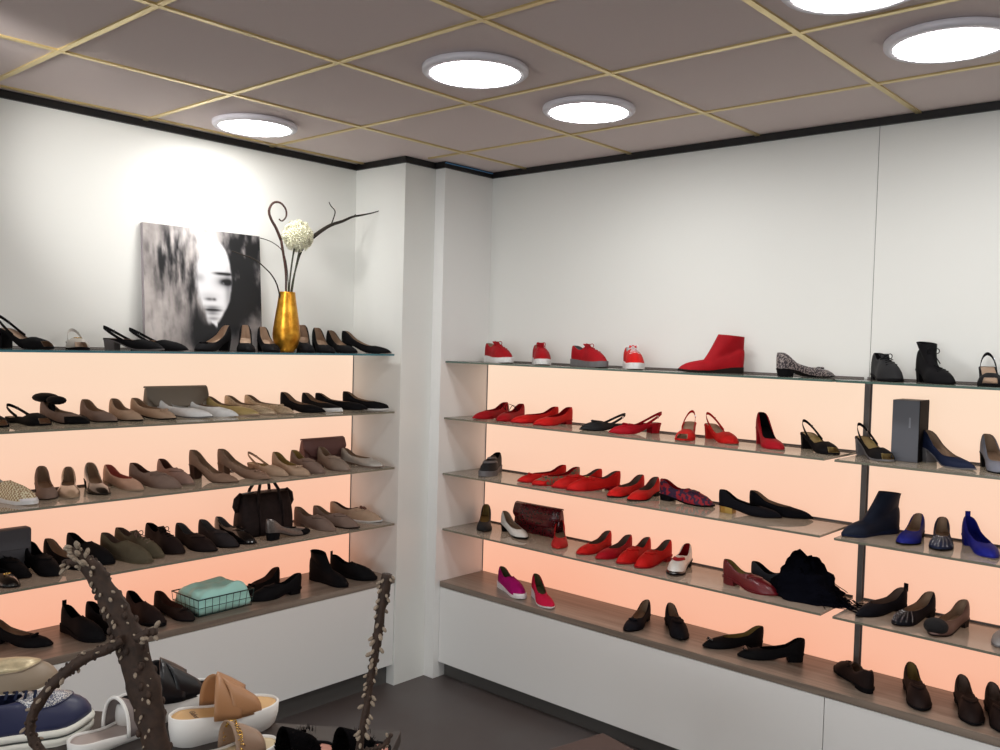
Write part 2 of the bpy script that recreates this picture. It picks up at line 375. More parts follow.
def make_shoe(name, label, cat, group, loc, rz, style, upper, lining, sole, L, hh, opts, tilt=None):
    S = dict(STY[style]); opts = opts.split()
    if 'point' in opts: S['ta'] = .42; S['tp'] = 1.45
    if 'nopeep' in opts: S['peep'] = 0
    hb = hh
    if style == 'sneaker': hb = .006
    W = .075*L/.25
    st = S['st']; tv = S['tv']; a_ = .40*tv/.64
    pf = (1-a_)/(tv-a_)
    side = random.choice((-1, 1))
    def hw(t):
        base = interp((0, .12, .38, .70, .84, 1.), (.31, .325, .33, .5, .47, .40), t)*W
        if t < .14: base *= math.sqrt(max(0, 1-(1-t/.14)**2))
        ta = S['ta']
        if t > 1-ta: base *= max(0, 1-((t-(1-ta))/ta)**S['tp'])**(1/S['tp'])
        return base
    def cx(t): return side*.006*math.sin(PI*sst(.2, 1, t))
    def zb(t): return st + hb*(1-sst(.10, .62, t)) + .004*sst(.8, 1, t)
    def ft(t):
        if t < a_: return max(t, .004)
        s = (t-a_)/(1-a_); return a_+(tv-a_)*(1-(1-s)**pf)
    def ht(tT):
        if S.get('sling'): return S['hc']+(S['hs']-S['hc'])*sst(.16, .45, tT)+(S['hv']-S['hs'])*sst(.45, tv, tT)
        return S['hc']+(S['hs']-S['hc'])*sst(.05, .30, tT)+(S['hv']-S['hs'])*sst(.34, tv, tT)
    def topw(tT):
        w = hw(tT)*S['ko']*(.58+.42*min(tT/.33, 1) if not S.get('sling') else 1)
        if tT > a_*.9:
            s = min((tT-a_*.9)/(tv-a_*.9), 1); w *= math.sqrt(max(0, 1-s**2.2))
        return w
    def X(t): return (t-.5)*L
    def pt(t, sd, v, off=0.):
        w = max(hw(t)-off, 0)
        B = Vector((X(t)+(off if t < .5 else -off)*(1-min(w/(.3*W), 1)), sd*w+cx(t), zb(t)))
        tT = ft(t); wt = max(topw(tT)-off*.8, 0)
        T = Vector((X(tT)+(off if t < .02 else 0), sd*wt+cx(tT), zb(tT)+ht(tT)))
        g = 1-math.cos(v*PI/2); tb = S.get('tb', .45)*sst(.3, .8, t); h = tb*(1-(1-g)**5)+(1-tb)*(g**.85 if t > .5 else math.sin(v*PI/2)*(1-sst(.3, .5, t))+g**.85*sst(.3, .5, t))
        p = Vector((B.x+(T.x-B.x)*g, B.y+(T.y-B.y)*g, B.z+(T.z-B.z)*h))
        wlen = sst(.0, .2, t)
        p.y += sd*.0025*math.sin(PI*v)*wlen
        if t < .1: p.x -= .003*math.sin(PI*v)*(1-t/.1)
        return p
    root = thing(name, label, cat, loc, rz, group)
    stat = []
    for i in range(NU):
        a = 2*PI*(i+.0)/NU; t = (1-math.cos(a))/2; sd = 1 if a < PI else -1
        if i == 0: t = 0
        stat.append((t, sd))
    # ---- upper
    shaft = S.get('shaft', 0)
    def rows(off):
        R = [[pt(t, sd, j/(NV-1), off) for t, sd in stat] for j in range(NV)]
        if shaft:
            top = R[-1]
            c0 = X(.20)
            tgt = []
            for i, (t, sd) in enumerate(stat):
                a = 2*PI*i/NU
                tgt.append(Vector((c0-math.cos(a)*((.050 if upper == 'red' else .042)-off)*L/.25-(.008 if upper == 'navylt' else 0), math.sin(a)*(.031-off), zb(.2)+shaft+(.006*math.cos(a) if style != 'boot' else -.004*math.cos(a)))))
            for k in range(1, 6):
                s = k/5; q = s**.85
                R.append([Vector((top[i].x+(tgt[i].x-top[i].x)*s**.9, top[i].y+(tgt[i].y-top[i].y)*s, top[i].z+(tgt[i].z-top[i].z)*s)) for i in range(NU)])
        return R
    out = rows(0.); inn = rows(.0018)
    nr = len(out)
    def grid(R, skip=None, flip=False):
        vs = [p for r in R for p in r]; fs = []
        for j in range(len(R)-1):
            for i in range(NU):
                if skip and skip(j, i): continue
                q = (j*NU+i, (j+1)*NU+i, (j+1)*NU+(i+1)%NU, j*NU+(i+1)%NU)
                fs.append(q if not flip else q[::-1])
        return vs, fs
    skip = None
    if S.get('peep'):
        skip = lambda j, i: abs(i+.5-NU/2) < 3.2 and j < 3
    um = shoe_mat(upper)
    mats = [um]
    if 'woven' in opts: mats = [pattern_mat('woven_cream', 'check', (226, 218, 188), (160, 128, 92), 150, .7)]
    b = MB(); vs, fs = grid(out, skip); b.add(vs, fs)
    rimv = out[-1]+inn[-1]; b.add(rimv, [(i, NU+i, NU+(i+1)%NU, (i+1)%NU) for i in range(NU)])
    if 'captoe' in opts or 'captoe_w' in opts or 'redstrap' in opts:
        pass
    up = b.build('upper', mats, root, True)
    # ---- lining with insole
    b = MB(); vs, fs = grid(inn, skip, True); b.add(vs, fs)
    T_ = [k/16 for k in range(17)]
    iv = []
    for t in T_:
        w = max(hw(t)-.002, .0005)
        iv += [(X(t), w+cx(t), zb(t)+.0015), (X(t), -w+cx(t), zb(t)+.0015)]
    b.add(iv, [(2*k, 2*k+1, 2*k+3, 2*k+2) for k in range(16)])
    b.build('lining', shoe_mat(lining), root, True)
    # ---- sole
    ov = .003 if style in ('sneaker', 'slipon', 'loafer') else .0012
    b = MB(); n = 24; tv_ = []
    for k in range(n+1):
        t = (1-math.cos(PI*k/n))/2; w = hw(t)+ov; xx = X(t)+(ov*(2*t-1))
        zt = zb(t)+.0005
        zbm = zt-st-.0005
        if S['hk'] == 'flat' or S['hk'] == 'wedge': zbm = .004*sst(.8, 1, t)
        if style == 'sneaker' : zt += .004
        tv_ += [(xx, w+cx(t), zt), (xx, -w+cx(t), zt), (xx, -w*.97+cx(t), max(zbm, 0)), (xx, w*.97+cx(t), max(zbm, 0))]
    fs = []
    for k in range(n):
        a, c = 4*k, 4*k+4
        fs += [(a, a+1, c+1, c), (a+1, a+2, c+2, c+1), (a+2, a+3, c+3, c+2), (a+3, a, c, c+3)]
    fs += [(3, 2, 1, 0), (4*n, 4*n+1, 4*n+2, 4*n+3)]
    b.add(tv_, fs)
    so_ = b.build('sole', shoe_mat({'goldm': 'black', 'silver': 'grey'}.get(sole, sole)), root)
    # ---- heel
    if S['hk'] in ('block', 'low') and hb > .005:
        b = MB(); tl = .24 if S['hk'] == 'low' else (.22 if hb < .04 else .17)
        tap = 1. if S['hk'] == 'low' else .86
        ring = []
        for k in range(13):
            a = PI*k/12; t = tl*math.cos(a/1)*.0 + tl*(1-math.sin(a))
            w = hw(min(t, tl)+.004)
            ring.append((t, w*(1 if k < 6 else -1) if k != 6 else 0))
        ring = [(X(tl), hw(tl)), (X(tl*.5), hw(tl*.5)), (X(tl*.2), hw(tl*.2)), (X(tl*.06), hw(tl*.06)), (X(.002), 0),
                (X(tl*.06), -hw(tl*.06)), (X(tl*.2), -hw(tl*.2)), (X(tl*.5), -hw(tl*.5)), (X(tl), -hw(tl))]
        cxx = X(tl*.45); m_ = len(ring); vs = []
        for lvl in (1., .5, 0.):
            sc = tap+(1-tap)*lvl
            for x, y in ring:
                t = x/L+.5
                zt = max(zb(t)-st+.0003, .001)
                vs.append((cxx+(x-cxx)*sc+(1-lvl)*hb*.08, y*sc, zt*lvl))
        fs = [(l*m_+i, (l+1)*m_+i, (l+1)*m_+(i+1)%m_, l*m_+(i+1)%m_) for l in (0, 1) for i in range(m_)]
        fs += [tuple(range(m_)), tuple(range(3*m_-1, 2*m_-1, -1))]
        b.add(vs, fs)
        b.build('heel', shoe_mat(sole), root)
    # ---- sling strap
    if S.get('sling'):
        b = MB(); path = []
        if style == 'peepsling' and hb <= .02 or 'nopeep' in opts: hk = .044
        else: hk = .046
        for k in range(17):
            a = PI*k/16
            t = .40*(1-math.sin(a))+.0
            w = (hw(.3)*1.02)*math.cos(a)
            path.append((X(t)-.004*math.sin(a), w+cx(.3), zb(.40)+.016+(zb(.0)+hk-zb(.40)-.016)*math.sin(a)**1.1))
        for off in (0,):
            vs = []
            for p in path:
                p = Vector(p); n_ = Vector((p.x-X(.3), p.y, 0)); n_ = n_.normalized() if n_.length > 1e-4 else Vector((-1, 0, 0))
                vs += [p+Vector((0, 0, -.0055)), p+Vector((0, 0, .0055)), p+Vector((0, 0, .0055))-n_*.002, p+Vector((0, 0, -.0055))-n_*.002]
            fs = []
            for k in range(16):
                for q in range(4): fs.append((4*k+q, 4*k+(q+1)%4, 4*k+4+(q+1)%4, 4*k+4+q))
            fs += [(3, 2, 1, 0), (64, 65, 66, 67)]
            b.add(vs, fs)
        hs_ = b.build('heel_strap', um, root)
        bb = MB(); p = Vector(path[4]); bb.box(p.x-.004, p.x+.004, p.y-.0005, p.y+.0025, p.z-.006, p.z+.006)
        bb.build('buckle', silver_metal, hs_)
    # ---- trimmings on the vamp
    def vp(v, i=NU//2, off=0.):
        t, sd = stat[i % NU]; p = pt(t, sd, v); return p
    def vn(v, i):
        t, sd = stat[i % NU]; p = pt(t, sd, v)
        q = pt(t, sd, min(v+.05, 1)) if v < .94 else pt(t, sd, v-.05)
        t2, sd2 = stat[(i+1) % NU]; r = pt(t2, sd2, v)
        n_ = (q-p).cross(r-p)
        if v >= .94: n_ = -n_
        if n_.length < 1e-9: return Vector((0, 0, 1))
        n_.normalize()
        if n_.dot(p-Vector((0, 0, 0))) < 0 and n_.z < 0: n_ = -n_
        return n_
    def band(v0, v1, i0, i1, m, nm, th=.0015, k=3):
        b = MB(); vs = []; idx = list(range(i0, i1+1))
        for q in range(k+1):
            v = v0+(v1-v0)*q/k
            for i in idx:
                p = vp(v, i); c = Vector((X(.6), cx(.6), zb(.6)+.005)); n_ = (p-c).normalized()
                vs.append(p+n_*th)
        m_ = len(idx)
        b.add(vs, [(q*m_+i, (q+1)*m_+i, (q+1)*m_+i+1, q*m_+i+1) for q in range(k) for i in range(m_-1)])
        o = b.build(nm, m, root, True)
        sm = o.modifiers.new('thickness', 'SOLIDIFY'); sm.thickness = .002; sm.offset = 0
        return o
    i0, i1 = NU//2-9, NU//2+9
    if 'captoe' in opts: band(0.02, .58, NU//2-7, NU//2+7, shoe_mat('black'), 'toe_cap')
    if 'captoe_w' in opts: band(0.0, .35, NU//2-8, NU//2+8, shoe_mat('white'), 'toe_cap')
    if 'stripes' in opts:
        band(.50, .60, i0, i1, shoe_mat('grey'), 'strap', .002); band(.74, .84, i0, i1, shoe_mat('grey'), 'strap', .002)
    if 'redstrap' in opts: band(.70, .86, i0, i1, shoe_mat('crimson'), 'strap')
    if style == 'loafer' and 'tassel' not in opts and 'redstrap' not in opts: band(.72, .84, i0, i1, um, 'strap', .002)
    if upper == 'redsnake': band(.0, .45, NU//2-6, NU//2+6, shoe_mat('redor'), 'toe_cap')
    if upper == 'whitep': band(.0, .22, NU//2-8, NU//2+8, shoe_mat('black' if style == 'pump' else 'blackpat'), 'toe_cap')
    if name == 'sneaker' and style == 'slipon': band(.0, .2, NU//2-5, NU//2+5, shoe_mat('whiteb'), 'toe_cap')
    top = vp(1.); fwd = vp(.86)
    def bowmesh(p, s, m, nm='bow'):
        b = MB()
        for sg in (-1, 1):
            b.ball((p.x, p.y+sg*s*.9, p.z+s*.15), s, .55, 1., .42, 10, 6)
            b.ball((p.x+s*.6, p.y+sg*s*.5, p.z-s*.1), s*.6, .8, .45, .3, 8, 5)
        b.ball((p.x, p.y, p.z+s*.2), s*.35, 1, 1, 1, 8, 5)
        return b.build(nm, m, root, True)
    if 'bow' in opts: bowmesh(fwd, .011, um)
    if 'bowpat' in opts:
        bowmesh(vp(.55)+Vector((0, 0, .003)), .012, shoe_mat('blackpat'))
    if 'bigbow' in opts:
        b = MB(); p = Vector((X(.22), 0, zb(.2)+.062))
        b.ball((p.x-.052, p.y+.01, p.z+.006), .050, 1.15, .8, .36, 14, 8); b.ball((p.x+.040, p.y-.012, p.z+.002), .040, 1.1, .7, .40, 14, 8)
        b.ball((p.x, p.y, p.z-.002), .013, 1, 1, 1, 8, 6)
        b.tube([(p.x, p.y, p.z), (p.x-.02, p.y+.004, p.z-.03), (p.x-.012, p.y+.02, p.z-.052)], [.007, .008, .006], 8, .4)
        b.tube([(p.x, p.y, p.z), (p.x+.015, p.y-.004, p.z-.03), (p.x+.012, p.y-.02, p.z-.052)], [.007, .008, .006], 8, .4)
        b.build('ribbon_bow', shoe_mat('black'), root, True)
    if 'buckle' in opts:
        b = MB(); p = vp(.88)+Vector((0, 0, .002)); R_ = .009
        b.tube([(p.x+R_*math.cos(k*PI/6)*.7, p.y+R_*math.sin(k*PI/6)*1.3, p.z+.001) for k in range(13)], .0017, 6)
        b.build('buckle', gold_metal if cat != 'shoe' or 'red' in upper else silver_metal, root, True)
    if 'studs' in opts:
        b = MB()
        for v in (.3, .42, .54, .66, .78, .9):
            for i in range(NU//2-6, NU//2+7, 2):
                p = vp(v, i); q_ = (p-Vector((X(.6), cx(.6), zb(.6)))).normalized(); p = p+q_*.0008; b.ball(p, .0021, n=6, m=4)
        b.build('studs', silver_metal, root, True)['kind'] = 'stuff'
    if 'pompom' in opts:
        b = MB(); p = vp(.62); b.ball((p.x, p.y, p.z-.002), .034, 1.05, 1.1, .78, 18, 12)
        o = b.build('pompom', mat('fluff', (16, 14, 17), .95, bump=1., nscale=400), root, True)
    if 'tassel' in opts:
        band(.72, .84, i0, i1, um, 'strap', .002)
        b = MB(); p = vp(.92)+Vector((0, 0, .006)); b.ball((p.x, p.y, p.z), .008, n=8, m=6)
        for k in range(7): b.tube([(p.x, p.y, p.z), (p.x+.012, p.y+(k-3)*.003, p.z+.001), (p.x+.024, p.y+(k-3)*.004, p.z-.008)], .0022, 5)
        b.build('tassel', shoe_mat('brownl'), root, True)
    if 'tab' in opts:
        b = MB(); p = pt(0, 1, 1.); b.box(p.x-.002, p.x+.0015, p.y-.008, p.y+.008, p.z-.012, p.z+.016)
        b.build('heel_tab', um, root)
    if 'laces' in opts or 'wlaces' in opts or 'tielaces' in opts:
        lm = shoe_mat('white') if 'wlaces' in opts else (um if style == 'sneaker' else shoe_mat('black' if 'olive' not in upper else 'taupe'))
        b = MB()
        if 'tielaces' in opts:
            p = top
            for sg, sc in ((-1, 1.), (1, 1.2)):
                b.tube([(p.x+.02*math.sin(k*.5)*sc-.004*k*sg*0, p.y+sg*.004*k, p.z+.012+.03*math.sin(k*PI/10)) for k in range(11)], .0014, 6)
                b.tube([(p.x-.03-.004*k, p.y+sg*.003*k, p.z+.005+.028*math.sin(k*PI/9)) for k in range(10)], .0014, 6)
        else:
            for q in range(5):
                v = .97-.10*q
                A = vp(v, NU//2-4); B_ = vp(v-.02, NU//2+4); m_ = (A+B_)/2
                m_ = Vector((m_.x, m_.y, max(A.z, B_.z)+.004)); b.tube([A+Vector((0, 0, .001)), m_, B_+Vector((0, 0, .001))], .0022, 6)
            p = vp(.95)+Vector((0, 0, .006))
            if shaft: p = out[-1][NU//2]+Vector((.004, 0, -.02))
            for sg in (-1, 1):
                b.tube([(p.x+.010*math.sin(k*PI/8), p.y+sg*.02*math.sin(k*PI/8)+sg*.0, p.z+.014*math.sin(k*PI/4)*.6) for k in range(9)], .0018, 6)
                b.tube([(p.x+.003*k, p.y+sg*.0035*k, p.z-.0035*k*(2. if shaft else .6)) for k in range(7)], .0016, 6)
        b.build('laces', lm, root, True)
        if style in ('sneaker', 'oxford'):
            b = MB(); p = out[-1][NU//2]
            b.add([(p.x+.016, p.y+.015, p.z-.004), (p.x+.016, p.y-.015, p.z-.004), (p.x-.008, p.y-.017, p.z+.012), (p.x-.008, p.y+.017, p.z+.012),
                   (p.x+.014, p.y+.015, p.z-.008), (p.x+.014, p.y-.015, p.z-.008), (p.x-.011, p.y-.017, p.z+.010), (p.x-.011, p.y+.017, p.z+.010)],
                  [(0, 3, 2, 1), (4, 5, 6, 7), (0, 1, 5, 4), (1, 2, 6, 5), (2, 3, 7, 6), (3, 0, 4, 7)])
            b.build('tongue', um, root, bevel=.002)
    if tilt: root.rotation_euler = tilt
    return root

CAT = dict(sneaker='sneaker', sandal='sandal', slingback='slingback shoe', pump='pump', wedge_pump='wedge shoe', ankle_boot='ankle boot',
           loafer='loafer', ballet_flat='flat shoe', espadrille='flat shoe')
ZS = {('L%d' % (k+1)): ZL[k] for k in range(5)}; ZS.update({('R%d' % (k+1)): ZR[k] for k in range(5)})
GRP = {'L1': 'shoes on the top left shelf', 'L2': 'shoes on the second left shelf', 'L3': 'shoes on the third left shelf', 'L4': 'shoes on the fourth left shelf',
       'L5': 'shoes on the left wood ledge', 'R1': 'shoes on the top right shelf', 'R2': 'shoes on the second right shelf', 'R3': 'shoes on the third right shelf',
       'R4': 'shoes on the fourth right shelf', 'R5': 'shoes on the right wood ledge'}
# shelf, kind, style, upper, lining, sole, x, y, heading, length, heel height, details, label
SHOES = [
  ('L1', 'slingback', 'peepsling', 'black', 'beige', 'black', 0.1715, -2.1068, 0.368, 0.25, 0.06, '', 'black open-toe slingback with block heel, first at left on top left shelf'),
  ('L1', 'sandal', 'peepsling', 'silver', 'beige', 'black', 0.1722, -1.9291, -0.271, 0.25, 0.02, 'buckle', 'silver sandal with gold buckle seen toe-on, beside the black slingbacks'),
  ('L1', 'slingback', 'sling', 'black', 'beige', 'grey', 0.1725, -1.717, 0.547, 0.25, 0.035, '', 'front black slingback with grey wedge heel, just left of the portrait canvas'),
  ('L1', 'slingback', 'sling', 'black', 'beige', 'black', 0.1718, -1.6169, 0.518, 0.25, 0.03, '', 'black slingback half hidden behind its twin before the portrait canvas'),
  ('L1', 'pump', 'pump', 'black', 'beige', 'black', 0.1715, -1.3845, -1.053, 0.25, 0.045, 'bow', 'black bow-trimmed pump pointing left in front of the portrait canvas'),
  ('L1', 'pump', 'pump', 'black', 'beige', 'black', 0.1743, -1.2312, -0.501, 0.25, 0.05, '', 'black pump facing straight out, left of the gold vase'),
  ('L1', 'pump', 'pump', 'black', 'beige', 'black', 0.1722, -1.1278, -0.371, 0.25, 0.045, '', 'black pump standing right against the left side of the gold vase'),
  ('L1', 'wedge_pump', 'wedge', 'black', 'beige', 'black', 0.1712, -0.9328, -0.49, 0.25, 0.06, '', 'dark wedge pump just right of the gold vase'),
  ('L1', 'pump', 'pump', 'black', 'beige', 'black', 0.1728, -0.8337, -0.34, 0.25, 0.05, '', 'black pump with beige lining, second right of the gold vase'),
  ('L1', 'pump', 'pump', 'black', 'beige', 'black', 0.1715, -0.7281, -0.134, 0.25, 0.04, '', 'black pump peeking out behind the last one of top left shelf'),
  ('L1', 'pump', 'pump', 'black', 'beige', 'black', 0.1739, -0.5838, 0.466, 0.25, 0.04, 'point', 'black pointed pump at the right end of the top left shelf'),
  ('L2', 'sandal', 'peepsling', 'black', 'beige', 'black', 0.1368, -2.214, 0.095, 0.248, 0.01, '', 'black strappy sandal cut off by the left photo edge, second shelf'),
  ('L2', 'sandal', 'peepsling', 'black', 'beige', 'black', 0.1387, -2.0826, 0.166, 0.249, 0.01, '', 'black sandal with thin heel strap at left of second left shelf'),
  ('L2', 'espadrille', 'flat', 'taupe', 'beige', 'black', 0.1478, -1.9595, 0.252, 0.25, 0.012, 'bigbow captoe', 'taupe flat with black toe cap and big black ribbon bow'),
  ('L2', 'ballet_flat', 'flat', 'taupe', 'beige', 'black', 0.1358, -1.8308, 0.03, 0.25, 0.012, '', 'brown-taupe suede flat right of the ribbon bow flat'),
  ('L2', 'ballet_flat', 'flat', 'beige', 'beige', 'black', 0.1361, -1.7276, -0.041, 0.25, 0.012, '', 'beige suede flat between the brown-taupe flat and the grey clutch'),
  ('L2', 'ballet_flat', 'flat', 'beige', 'beige', 'black', 0.1393, -1.6192, 0.204, 0.25, 0.012, 'bow', 'pale beige pleated flat in front of the grey clutch'),
  ('L2', 'ballet_flat', 'flat', 'white', 'white', 'silver', 0.1473, -1.4946, 0.553, 0.251, 0.012, 'point', 'front white flat with silver heel before the grey clutch'),
  ('L2', 'ballet_flat', 'flat', 'white', 'beige', 'white', 0.1402, -1.3713, 0.469, 0.251, 0.012, 'point', 'rear white flat with pale gold heel beside the grey clutch'),
  ('L2', 'ballet_flat', 'flat', 'gold', 'beige', 'beige', 0.1408, -1.2758, 0.496, 0.251, 0.012, '', 'pale gold flat right of the white flats'),
  ('L2', 'ballet_flat', 'flat', 'goldglit', 'beige', 'beige', 0.137, -1.183, 0.42, 0.25, 0.012, '', 'rose-gold glitter flat between the gold flat and ruffled flat'),
  ('L2', 'ballet_flat', 'flat', 'goldglit', 'beige', 'beige', 0.138, -1.0915, 0.343, 0.251, 0.012, 'bow', 'gold flat with ruffled toe just left of the black flats'),
  ('L2', 'pump', 'pump', 'black', 'beige', 'black', 0.159, -0.9294, 0.247, 0.25, 0.02, '', 'black low pump leftmost of black shoes on second left shelf'),
  ('L2', 'loafer', 'flat', 'black', 'beige', 'white', 0.1525, -0.8189, 0.124, 0.251, 0.015, 'captoe_w', 'black flat with white toe sole, second of the black ones'),
  ('L2', 'ballet_flat', 'flat', 'black', 'beige', 'black', 0.1319, -0.6914, 0.603, 0.251, 0.012, '', 'black flat mostly hidden behind the white-soled pair'),
  ('L2', 'loafer', 'flat', 'black', 'beige', 'white', 0.1704, -0.5676, 0.457, 0.251, 0.018, 'point', 'black pointed flat with white sole at right end, second left shelf'),
  ('L3', 'sneaker', 'slipon', 'cream', 'white', 'white', 0.1806, -2.1574, 0.356, 0.246, 0.015, 'woven', 'cream woven slip-on sneaker with white sole at left edge'),
  ('L3', 'pump', 'pump', 'taupe', 'beige', 'dark', 0.1344, -2.0231, -0.285, 0.243, 0.03, '', 'taupe pump facing out beside the woven sneaker'),
  ('L3', 'pump', 'pump', 'beigepat', 'beige', 'beigepat', 0.139, -1.936, -0.347, 0.247, 0.02, '', 'beige patent pump facing out, left of the black patent one'),
  ('L3', 'pump', 'pump', 'blackpat', 'beige', 'black', 0.1501, -1.8412, -0.187, 0.25, 0.03, '', 'black patent pump, only black shoe on the third left shelf'),
  ('L3', 'ballet_flat', 'flat', 'nude', 'rosel', 'beige', 0.1343, -1.734, 0.095, 0.247, 0.015, '', 'nude flat with reddish lining behind the black patent pump'),
  ('L3', 'loafer', 'loafer', 'taupe', 'brownl', 'taupe', 0.1735, -1.626, 0.334, 0.25, 0.015, '', 'mauve-taupe loafer with brown lining left of a suede pair'),
  ('L3', 'loafer', 'loafer', 'mauve', 'brownl', 'taupe', 0.1328, -1.5211, 0.01, 0.249, 0.015, '', 'pale mauve loafer tucked behind the mauve-taupe loafer'),
  ('L3', 'pump', 'pump', 'taupe2', 'beige', 'brown', 0.1929, -1.3848, 0.316, 0.249, 0.055, '', 'taupe block-heel pump, left of the one with a bow'),
  ('L3', 'pump', 'pump', 'taupe2', 'beige', 'taupe2', 0.1892, -1.2431, 0.422, 0.251, 0.05, 'bow', 'taupe block-heel pump with a square bow'),
  ('L3', 'slingback', 'sling', 'beige', 'gold', 'beige', 0.1683, -1.1115, 0.125, 0.249, 0.03, '', 'beige slingback pump behind the beige bow flat'),
  ('L3', 'ballet_flat', 'flat', 'beige', 'gold', 'beige', 0.2095, -1.022, 0.04, 0.251, 0.02, 'bow', 'beige flat with yellow lining and flat bow'),
  ('L3', 'loafer', 'loafer', 'taupe', 'gold', 'taupe', 0.2002, -0.9293, -0.062, 0.25, 0.015, '', 'taupe suede flat in front of the mauve clutch'),
  ('L3', 'loafer', 'loafer', 'greytaupe', 'beige', 'taupe', 0.2033, -0.788, -0.105, 0.248, 0.02, '', 'smooth grey-taupe flat at the right corner of mauve clutch'),
  ('L3', 'ballet_flat', 'flat', 'silver', 'beige', 'taupe', 0.2142, -0.6275, 0.186, 0.248, 0.012, 'point', 'silver pointed flat at right end of the third left shelf'),
  ('L4', 'loafer', 'flat', 'blackpat', 'black', 'black', 0.2189, -2.2074, 0.203, 0.238, 0.02, 'buckle', 'black patent flat with metal buckle at the left photo edge'),
  ('L4', 'loafer', 'loafer', 'black', 'black', 'black', 0.1287, -2.1439, 0.271, 0.231, 0.02, '', 'smooth black loafer in front of the grey box'),
  ('L4', 'loafer', 'loafer', 'black', 'black', 'black', 0.1585, -2.0394, 0.014, 0.249, 0.02, '', 'black suede loafer pointing out beside the smooth black loafer'),
  ('L4', 'pump', 'pump', 'black', 'beige', 'black', 0.1379, -1.9443, 0.191, 0.251, 0.02, '', 'black flat pump with beige lining left of the willow tip'),
  ('L4', 'loafer', 'slipon', 'black', 'black', 'black', 0.1325, -1.856, 0.271, 0.239, 0.015, '', 'black shoe partly hidden behind the willow tip'),
  ('L4', 'loafer', 'slipon', 'olive', 'taupe', 'olive', 0.2002, -1.7505, 0.32, 0.247, 0.012, '', 'olive-grey slip-on right of the willow tip'),
  ('L4', 'ankle_boot', 'oxford', 'olive', 'taupe', 'olive', 0.1562, -1.6772, 0.289, 0.248, 0.012, 'laces', 'olive suede lace-up shoe with high heel tab'),
  ('L4', 'ankle_boot', 'oxford', 'brownblack', 'black', 'brownblack', 0.151, -1.5701, 0.089, 0.248, 0.012, 'laces', 'dark brown cut-out lace-up right of the olive suede one'),
  ('L4', 'loafer', 'loafer', 'brownblack', 'grey', 'black', 0.1908, -1.4592, 0.121, 0.246, 0.018, '', 'dark brown loafer with grey lining, right of cut-out lace-up'),
  ('L4', 'loafer', 'loafer', 'charcoal', 'grey', 'black', 0.1871, -1.3564, 0.099, 0.246, 0.018, '', 'charcoal loafer, middle of three left of the handbag'),
  ('L4', 'loafer', 'loafer', 'blackpat', 'grey', 'black', 0.1774, -1.2737, 0.113, 0.248, 0.018, '', 'shiny black patent loafer touching the left corner of the handbag'),
  ('L4', 'pump', 'pump', 'greyglit', 'grey', 'black', 0.2616, -1.0649, 1.691, 0.241, 0.03, 'captoe', 'grey metallic pump with black block heel in front of handbag'),
  ('L4', 'loafer', 'loafer', 'taupe', 'beige', 'taupe', 0.1876, -0.8737, 0.148, 0.246, 0.015, '', 'taupe suede slip-on just right of the handbag'),
  ('L4', 'loafer', 'loafer', 'taupe', 'beige', 'dark', 0.2152, -0.7757, 0.281, 0.249, 0.015, '', 'taupe suede slip-on left of the tasselled loafer'),
  ('L4', 'loafer', 'loafer', 'beige', 'brownl', 'white', 0.173, -0.6241, 0.533, 0.255, 0.015, 'tassel', 'beige loafer with brown tassel at right end, fourth left shelf'),
  ('L5', 'ballet_flat', 'flat', 'black', 'beige', 'black', 0.1297, -2.095, 0.59, 0.242, 0.02, 'bow', 'black bow flat at the left photo edge on the wood ledge'),
  ('L5', 'loafer', 'slipon', 'black', 'black', 'black', 0.1923, -1.906, 0.16, 0.244, 0.015, 'tab', 'black shoe with heel tab left of the thick willow stem'),
  ('L5', 'loafer', 'slipon', 'black', 'black', 'black', 0.2101, -1.8167, 0.228, 0.247, 0.015, '', 'black slip-on behind the thick willow stem'),
  ('L5', 'loafer', 'slipon', 'brownblack', 'black', 'black', 0.1747, -1.659, 0.078, 0.246, 0.015, '', 'black-brown slip-on just right of the thick willow stem'),
  ('L5', 'ballet_flat', 'flat', 'brownblack', 'brownl', 'black', 0.1956, -1.5502, 0.093, 0.249, 0.015, 'bow', 'dark flat with round pompom tucked left of the wire basket'),
  ('L5', 'ballet_flat', 'flat', 'black', 'brownl', 'black', 0.1164, -1.1009, -1.228, 0.247, 0.015, 'bow', 'black bow flat pointing left, behind the black penny loafer'),
  ('L5', 'loafer', 'loafer', 'black', 'black', 'black', 0.2411, -1.1125, -1.677, 0.243, 0.018, '', 'black penny loafer pointing left, right of the wire basket'),
  ('L5', 'ankle_boot', 'bootlow', 'black', 'black', 'black', 0.2208, -0.8142, 0.091, 0.242, 0.02, '', 'black low ankle boot on the wood ledge near the pillar'),
  ('L5', 'loafer', 'slipon', 'black', 'black', 'black', 0.2173, -0.6692, 0.343, 0.245, 0.015, 'tab', 'black slip-on nearest the pillar on the left wood ledge'),
  ('R1', 'sneaker', 'sneaker', 'red', 'beige', 'white', 0.6226, -0.1484, -0.409, 0.262, 0.02, 'laces', 'leftmost red sneaker with thick white sole, top right shelf'),
  ('R1', 'sneaker', 'sneaker', 'red', 'beige', 'white', 0.8778, -0.1472, -0.781, 0.262, 0.02, 'laces', 'red sneaker seen toe-on, second from left on top right shelf'),
  ('R1', 'sneaker', 'sneaker', 'red', 'grey', 'grey', 1.1519, -0.1471, -0.38, 0.262, 0.02, 'laces', 'red sneaker with grey sole and red lace bow'),
  ('R1', 'sneaker', 'sneaker', 'redor', 'white', 'white', 1.3769, -0.1477, -0.86, 0.262, 0.02, 'wlaces', 'orange-red sneaker with white laces left of the red boot'),
